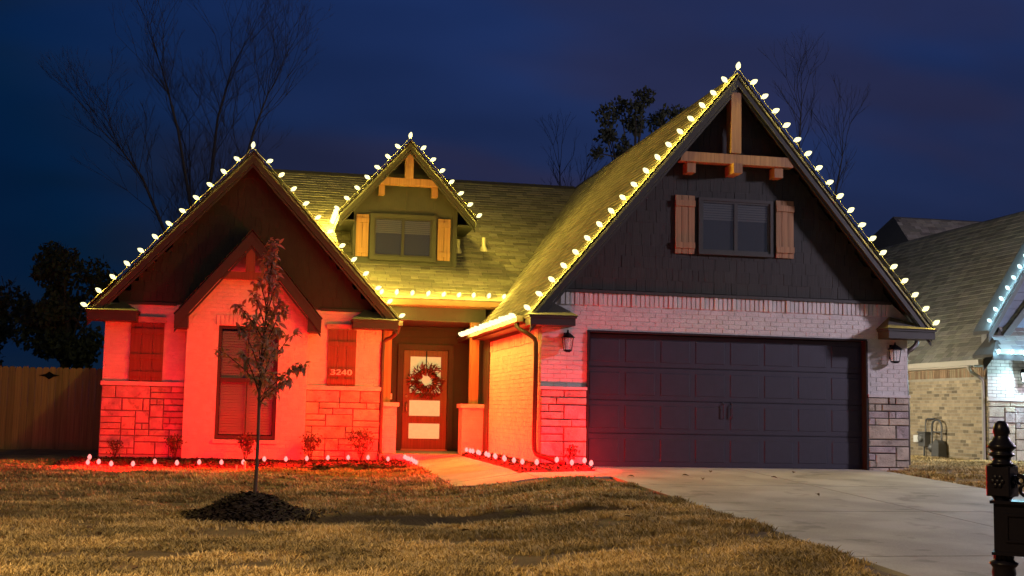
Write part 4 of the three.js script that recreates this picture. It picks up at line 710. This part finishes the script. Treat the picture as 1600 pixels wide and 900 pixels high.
{ // a few dry leaves blown on to the drive
  const lg = leafGeo(0.11, 0.03, 0.5, 0.25), m = M(0.09, 0.05, 0.025, 0.85, { side: THREE.DoubleSide }), R = rng(601);
  [[1.78, 1.67, 'second dry leaf from the left on the driveway before the garage door'], [1.92, 2.15, 'dry leaf on the driveway in the third row, nearer the viewer than its neighbour'], [3.11, 1.84, 'dry leaf on the driveway below the middle of the garage door'], [3.78, 1.14, 'dry leaf farthest right on the driveway, close to the garage door'], [0.95, 2.0, 'dry leaf farthest left on the driveway, by the lawn corner'], [2.41, 1.18, 'dry leaf on the driveway closest to the foot of the garage door'], [2.7, 4.2, 'dry leaf lying alone nearest the viewer on the driveway']].forEach(([x, z, label]) => { const l = tag(mesh('fallen_leaf', lg, m), label, 'leaf', 'dry leaves on the driveway'); l.position.set(x, baseY(x, z) + 0.045, z); l.rotation.set(0.2, R() * 6, 0.25); });
}
{
  const t = thing('white_pipe', 'short pair of white pipe stubs in the grass before the tall window', 'pipe', [-4.58, groundY(-4.58, -2.1), -2.1]);
  mesh('pipe', lathe([[0.018, -0.05], [0.018, 0.13], [0.024, 0.135], [0.024, 0.16], [0.001, 0.165]], 8), mat.white, t); mesh('pipe', lathe([[0.014, -0.05], [0.014, 0.1], [0.001, 0.105]], 8).translate(-0.13, 0, 0.03), mat.white, t);
  const lg = leafGeo(0.09, 0.028, 0.5, 0.25), R = rng(611), L = [], o = new THREE.Object3D(); // scraps blown over the lawn
  for (let i = 0; i < 90; i++) { const x = lerp(-11, 0.5, R()), z = lerp(-2.4, 10, R()); o.position.set(x, groundY(x, z) + 0.03, z); o.rotation.set((R() - 0.5) * 0.8, R() * 6.283, (R() - 0.5) * 0.8); o.scale.setScalar(0.5 + 0.7 * R()); o.updateMatrix(); L.push(lg.clone().applyMatrix4(o.matrix)); }
  tag(mesh('leaf_litter', L, M(0.1, 0.06, 0.03, 0.9, { side: THREE.DoubleSide })), 'dry brown leaf scraps scattered over the lawn', 'leaves', null, 'stuff');
}
// ---------------------------------------------------------------- the mailbox by the kerb
{
  const X = -1.152, Z = 14.12, t = thing('mailbox_post', 'ornate black cast metal mailbox post with finial at the right edge', 'mailbox', [X, baseY(X, Z), Z]), y0 = baseY(X, Z), q = (y) => y - y0;
  mesh('finial', lathe([[0.001, q(1.062)], [0.014, q(1.06)], [0.026, q(1.05)], [0.033, q(1.03)], [0.036, q(1.012)], [0.03, q(1.0)], [0.031, q(0.992)], [0.04, q(0.975)], [0.058, q(0.955)], [0.061, q(0.945)], [0.05, q(0.937)], [0.041, q(0.928)], [0.053, q(0.918)], [0.054, q(0.911)], [0.04, q(0.903)], [0.036, q(0.893)], [0.042, q(0.88)], [0.062, q(0.868)], [0.001, q(0.866)]], 20), mat.metalBlack, t);
  const blk = sub('block', t); blk.rotation.y = 0.62;
  mesh('cube', blockGeo([0, 1, 2, 3].map((k) => { const c = Math.cos(k * Math.PI / 2), s = Math.sin(k * Math.PI / 2); return chamferBlock({ at: (u, v, d) => [u * c + (0.042 + d) * s, v, -u * s + (0.042 + d) * c] }, -0.05, 0.05, q(0.735), q(0.866), 0.01, 0.004); })), mat.metalBlack, blk);
  const ro = []; for (let k = 0; k < 4; k++) { for (let i = 0; i < 6; i++) ro.push(new THREE.SphereGeometry(0.011, 6, 5).scale(1, 1, 0.5).translate(Math.cos(i * 1.047) * 0.02, q(0.8) + Math.sin(i * 1.047) * 0.02, 0.055).rotateY(k * Math.PI / 2)); ro.push(new THREE.SphereGeometry(0.012, 6, 5).scale(1, 1, 0.6).translate(0, q(0.8), 0.055).rotateY(k * Math.PI / 2)); }
  mesh('rosette', ro, mat.metalBlack, blk);
  mesh('neck', lathe([[0.05, q(0.738)], [0.036, q(0.722)], [0.036, q(0.7)]], 16), mat.metalBlack, t);
  const flutes = []; for (let k = 0; k < 12; k++) { const a = k * Math.PI / 6; flutes.push(limb([Math.cos(a) * 0.036, q(-0.3), Math.sin(a) * 0.036], [Math.cos(a) * 0.034, q(0.5), Math.sin(a) * 0.034], 0.008, 0.008, 6)); }
  mesh('column', [lathe([[0.037, q(-0.42)], [0.037, q(0.5)], [0.001, q(0.5)]], 16), ...flutes], mat.metalBlack, t);
  mesh('collar', [lathe([[0.046, q(0.38)], [0.05, q(0.41)], [0.046, q(0.43)], [0.058, q(0.445)], [0.06, q(0.452)], [0.045, q(0.46)], [0.038, q(0.47)]], 18), lathe([[0.11, 0], [0.1, 0.05], [0.06, 0.09], [0.05, 0.16], [0.038, 0.2]], 18)], mat.metalBlack, t);
  const bx = sub('mailbox_body', t); bx.rotation.y = -0.64;
  mesh('shell', box(-0.034, 0.48, q(0.5), q(0.706), -0.09, 0.06), mat.metalBlack, bx);
  mesh('trim', [box(-0.048, 0.495, q(0.706), q(0.718), -0.105, 0.075), box(-0.044, 0.49, q(0.488), q(0.5), -0.1, 0.07), box(0.012, 0.46, q(0.655), q(0.665), 0.06, 0.068), box(0.012, 0.46, q(0.545), q(0.553), 0.06, 0.068), box(0.012, 0.022, q(0.553), q(0.655), 0.06, 0.068), box(0.45, 0.46, q(0.553), q(0.655), 0.06, 0.068)], mat.metalBlack, bx);
  mesh('scroll', [new THREE.TorusGeometry(0.026, 0.008, 6, 18).translate(0.098, q(0.765), 0), new THREE.TorusGeometry(0.014, 0.006, 6, 14).translate(0.075, q(0.805), 0), tube([[0.06, q(0.83), 0], [0.09, q(0.82), 0], [0.13, q(0.77), 0], [0.16, q(0.74), 0], [0.22, q(0.722), 0]], 0.008, 20, 6)], mat.metalBlack, bx);
}
// ---------------------------------------------------------------- the house next door
{
  const h = thing('neighbour_house', 'tan brick house with tall shingled roof beyond the driveway, at the right edge', 'house', [10.85, 0.05, -4.6]), X = 10.85, Z = -4.6, o = [-10.85, -0.05, 4.6], put = (g) => { g.children.forEach((c) => { c.isMesh ? c.position.set(...o) : put(c); }); };
  const tan = new THREE.MeshStandardMaterial({ color: 0xffffff, roughness: 0.9, map: rep(grain, 2), bumpMap: rep(bumpy, 4), bumpScale: 0.005, vertexColors: true });
  const soldierMats = [[0.34, 0.22, 0.13], [0.3, 0.23, 0.14], [0.22, 0.14, 0.08]].map((q) => M(...q, 0.9, { map: rep(grain, 2) }));
  const side = sub('brick_wall', h), lf = leftFrame(X);
  mesh('backing', box(X, X + 0.2, -0.3, 2.5, -16, Z - 0.2), M(0.36, 0.32, 0.25, 0.95, { map: rep(grain, 2) }), side);
  brickField(side, lf, -12, Z - 0.001, 0.0, 2.0, () => false, tan, 701, (r) => { const k = r(), d = r() < 0.12 ? 0.5 : 0.8 + 0.4 * r(); return [lerp(0.3, 0.4, k) * d, lerp(0.235, 0.31, k) * d, lerp(0.15, 0.2, k) * d]; });
  const rr = rng(703); for (let z = -10; z < Z - 0.08; z += 0.079) { mesh('brick', blockGeo([chamferBlock(lf, z, z + 0.063, 2.02, 2.22, 0.014, 0.003)]), soldierMats[Math.floor(rr() * 3)], side); }
  const front = sub('front_wall', h), ff = frontFrame(Z);
  mesh('backing', box(X, 18, -0.3, 3.2, Z - 0.2, Z), mat.joint, front);
  ashlar(front, ff, X, 13.2, 0.0, 1.5, 705);
  mesh('stone_ledge', box(X - 0.02, 18, 1.505, 1.58, Z, Z + 0.06), mat.paint, front);
  brickField(front, ff, X, 13.4, 1.59, 2.4, () => false, mat.paint, 707);
  const s = 1.19, rise = (x) => 2.37 + s * (x - 10.55), c = 1 / Math.hypot(1, s), roof = sub('roof', h);
  mesh('deck', [slab([[10.55, 2.36, -4.25], [13.8, rise(13.8) - 0.012, -4.25], [13.8, rise(13.8) - 0.012, -14.6], [14.78, 7.39, -15.6], [10.55, 2.36, -19]], 0.09), slab([[13.8, rise(13.8) - 0.012, -4.25], [17.05, 2.36, -4.25], [17.05, 2.36, -14.6], [13.8, rise(13.8) - 0.012, -14.6]], 0.09), slab([[13.8, rise(13.8) - 0.012, -14.62], [14.78, 7.39, -15.6], [23, 7.39, -15.6], [26, 2.4, -11.4], [17.05, 2.4, -11.4]], 0.09), slab([[14.78, 7.39, -15.61], [10.6, 2.36, -19.4], [26, 2.36, -19.6], [23, 7.39, -15.61]], 0.09)], mat.roofDeck, roof);
  const gs = mat.shingle;
  shingles(roof, [10.54, 2.36, -19], [0, 0, 1], [c, s * c, 0], 14.75, 6.55, (p) => p[1] < (p[2] > -14.6 ? rise(13.8) - 0.05 : 6.2)  && p[2] > -19 + (p[0] - 10.55) * 0.9, 709, gs);
  shingles(roof, [13.4, 6.2, -14.58], [1, 0, 0], [0, s * c, -c], 9.5, 1.5, (p) => p[0] > 13.8 + (p[1] - 6.24) / s + 0.2, 711, gs);
  mesh('rake_board', [prism([[10.53, 2.33], [13.8, 6.2], [13.8, 6.0], [10.53, 2.13]], -4.27, -4.23), prism([[17.07, 2.33], [13.8, 6.2], [13.8, 6.0], [17.07, 2.13]], -4.27, -4.23)], mat.trim, roof);
  const gb = sub('front_gable', h), blue = M(0.1, 0.12, 0.16, 0.7, { map: rep(grain, 1) }), gx = 12.5, gy = 5.85, gsl = 1.58;
  mesh('siding', prism([[10.75, 3.08], [14.25, 3.08], [gx, gy]], -4.75, -4.4), blue, gb);
  for (let y = 3.12; y < 5.6; y += 0.18) { const e = (gy - y - 0.2) / gsl; mesh('siding_board', box(gx - e, gx + e, y, y + 0.17, -4.399, -4.383), blue, gb); }
  mesh('deck', prism(chevron(gx, gy + 0.06, 1.85, gsl, 0.08), -4.8, -4.22), mat.roofDeck, gb);
  for (const q of [-1, 1]) mesh('rake_board', prism([[gx, gy - 0.03], [gx + q * 1.85, gy - 0.03 - gsl * 1.85], [gx + q * 1.85, gy - 0.2 - gsl * 1.85], [gx, gy - 0.2]], -4.24, -4.2), mat.trim, gb);
  const sk = sub('skirt_roof', h); 
  mesh('deck', [slab([[11.2, 3.25, Z], [17, 3.25, Z], [17, 2.46, -3.85], [10.5, 2.46, -3.85]], 0.06), slab([[11.2, 3.25, Z], [10.5, 2.46, -3.85], [10.5, 2.46, Z]], 0.06)], mat.roofDeck, sk);
  const sl = Math.hypot(0.79, 0.75); shingles(sk, [10.5, 2.46, -3.84], [1, 0, 0], [0, 0.79 / sl, -0.75 / sl], 6.5, sl, (p) => p[0] > 10.5 + (p[1] - 2.46) * 0.88, 713, M(0.2, 0.2, 0.2, 0.95, { vertexColors: true }));
  mesh('fascia', box(10.5, 17, 2.34, 2.45, -3.87, -3.84), mat.trim, sk);
  mesh('gutter', [box(10.42, 10.54, 2.25, 2.36, -19, -4.26), box(10.54, X, 2.22, 2.25, -19, Z)], M(0.36, 0.32, 0.26, 0.5), h);
  mesh('downspout', tube([[10.48, 2.25, -4.7], [10.5, 2.15, -4.72], [10.78, 1.95, -4.7], [10.8, 1.8, -4.7], [10.8, 1, -4.7], [10.8, 0.1, -4.7]], 0.04, 30, 6), M(0.3, 0.28, 0.24, 0.5), h);
  mesh('rear_wall', [box(X, 25.6, -0.3, 2.5, -19, -18.8), box(17, 25.6, -0.3, 2.5, -11.8, -11.6), box(25.4, 25.6, -0.3, 2.5, -18.8, -11.8), box(16.85, 17, -0.3, 2.5, -11.6, Z)], M(0.36, 0.32, 0.25, 0.95), h);
  put(h);
  const l = wallLantern(11.68, 1.98, Z + 0.02, 'brightly lit lantern on the front wall of the neighbouring house', M(0.9, 0.95, 1, 0.4, { emissive: C(0.8, 1, 1), emissiveIntensity: 3.5 }), mat.metalBlack);
  pointLight(l, [0, 0.02, 0.26], [0.55, 0.9, 1], LIGHT.coach, 2);
  const cool = [glowCool, LIGHT.cool, LIGHT.coolPower];
  stringLights('bluish white string lights up the gable of the neighbouring house', null, [...rake(12.5, 5.92, 1.78, 1.58, -4.2, 12, -1).reverse(), ...rake(12.5, 5.92, 1.78, 1.58, -4.2, 12, 1, 1)], ...cool);
  stringLights('bluish white string lights along the low front eave next door', null, Array.from({ length: 12 }, (_, i) => [10.6 + i * 0.3, 2.47, -3.82, [-0.2, 0.7, 0.6]]), ...cool);
  // utility meters on the side wall
  const iron = M(0.1, 0.1, 0.1, 0.5, { metalness: 0.3 }), grey = M(0.16, 0.16, 0.16, 0.5, { metalness: 0.2 });
  const e = thing('electric_meter', 'grey electric meter box with conduit on the tan brick wall', 'meter', [X - 0.02, 0.08, -7.05]);
  mesh('box', [box(-0.13, 0, 0.38, 0.7, -0.15, 0.15), box(-0.15, 0, 0.69, 0.72, -0.17, 0.17)], iron, e); mesh('meter_glass', lathe([[0.085, 0], [0.08, 0.06], [0.05, 0.075], [0.001, 0.078]], 14).rotateZ(Math.PI / 2).translate(-0.13, 0.57, 0), grey, e);
  mesh('conduit', [tube([[-0.05, 0.7, 0.05], [-0.05, 0.9, 0.05], [-0.05, 1.0, 0.08], [-0.05, 1.02, 0.25], [-0.05, 1.02, 0.42]], 0.022, 20, 6), limb([-0.05, -0.05, -0.03], [-0.05, 0.4, -0.03], 0.022, 0.022)], iron, e);
  const p = thing('junction_box', 'pale square junction box left of the electric meter', 'box', [X - 0.02, 0.55, -7.42]); mesh('cover', [box(-0.07, 0, 0, 0.16, -0.1, 0.1), box(-0.08, -0.07, 0.015, 0.145, -0.085, 0.085)], mat.white, p);
  const g = thing('gas_meter', 'dark gas meter with looped pipes on the tan brick wall', 'meter', [X - 0.02, 0.08, -6.35]);
  mesh('body', [muv(new THREE.CylinderGeometry(0.13, 0.13, 0.16, 14).rotateZ(Math.PI / 2).translate(-0.14, 0.42, 0.05)), box(-0.24, -0.04, 0.18, 0.46, -0.08, 0.2)], iron, g);
  mesh('regulator', [lathe([[0.001, 0], [0.09, 0.01], [0.1, 0.04], [0.07, 0.07], [0.03, 0.09], [0.001, 0.1]], 14).rotateZ(Math.PI / 2).translate(-0.1, 0.36, -0.3)], iron, g);
  mesh('pipe', [tube([[-0.1, -0.1, -0.3], [-0.1, 0.5, -0.3], [-0.1, 0.9, -0.28], [-0.1, 0.98, -0.2], [-0.1, 0.98, 0.02], [-0.1, 0.9, 0.1], [-0.1, 0.5, 0.1]], 0.025, 30, 6), limb([-0.1, 0.72, -0.3], [-0.1, 0.72, 0.1], 0.02, 0.02), limb([-0.1, -0.1, 0.0], [-0.1, 0.3, 0.0], 0.022, 0.022)], iron, g);
}
{ // a side lantern on the hidden right wall of the garage, which lights the tan brick wall across the gap
  const l = wallLantern(0, 0, 0, 'lit side lantern on the right garage wall, hidden from this view, lighting the tan brick', M(0.9, 0.85, 0.7, 0.4, { emissive: C(1, 0.86, 0.55), emissiveIntensity: 3 }));
  l.position.set(6.4, 2.15, -6.4); l.rotation.y = Math.PI / 2; pointLight(l, [0, 0.02, 0.3], [1, 0.93, 0.72], 55, 3);
}
{ // the street lamp whose light falls on the drive and the garage front, to the right of the view
  const t = thing('street_lamp', 'tall street lamp at the kerb, outside the picture on the right', 'street lamp', [17.2, baseY(17.2, 7.2), 7.2]);
  mesh('pole', lathe([[0.12, 0], [0.12, 0.3], [0.08, 0.4], [0.055, 6.4], [0.001, 6.42]], 12), M(0.2, 0.2, 0.2, 0.5, { metalness: 0.5 }), t);
  mesh('arm', tube([[0, 6.3, 0], [-0.2, 6.6, -0.1], [-0.8, 6.75, -0.5], [-1.1, 6.75, -0.7]], 0.035, 16, 6), M(0.2, 0.2, 0.2, 0.5, { metalness: 0.5 }), t);
  mesh('lamp_head', box(-1.5, -1.0, 6.69, 6.8, -0.95, -0.6), M(0.25, 0.25, 0.25, 0.5), t);
  mesh('lamp_lens', box(-1.45, -1.05, 6.675, 6.689, -0.92, -0.63), M(0.9, 0.9, 0.9, 0.4, { emissive: C(...LIGHT.lamp), emissiveIntensity: 4 }), t);
  pointLight(t, [-1.25, 6.6, -0.775], LIGHT.lamp, LIGHT.lampPower, 28);
}
{ // the cut-off street lamp behind the viewer that lights the lawn but not the house
  const t = thing('street_lamp', 'cut-off street lamp behind the viewer, outside the picture, over the lawn', 'street lamp', [-10.5, baseY(-10.5, 19.5), 19.5]), grey = M(0.2, 0.2, 0.2, 0.5, { metalness: 0.5 });
  mesh('pole', lathe([[0.12, 0], [0.12, 0.3], [0.08, 0.4], [0.055, 9.2], [0.001, 9.22]], 12), grey, t);
  mesh('arm', tube([[0, 9.1, 0], [0, 9.3, -0.2], [0, 9.4, -0.9], [0, 9.4, -1.3]], 0.035, 16, 6), grey, t);
  mesh('lamp_head', box(-0.2, 0.2, 9.3, 9.42, -1.8, -1.2), grey, t);
  mesh('lamp_lens', box(-0.16, 0.16, 9.285, 9.299, -1.75, -1.25), M(0.9, 0.9, 0.9, 0.4, { emissive: C(...LIGHT.amber), emissiveIntensity: 4 }), t);
  const l = new THREE.SpotLight(C(...LIGHT.amber), LIGHT.amberPower, 0, 1.195, 0.4, 2); l.position.set(0, 9.24, -1.5); l.target.position.set(0, 0, -1.5); l.castShadow = true; l.shadow.radius = 10; t.add(l, l.target);
}
renderer.render(scene, camera);
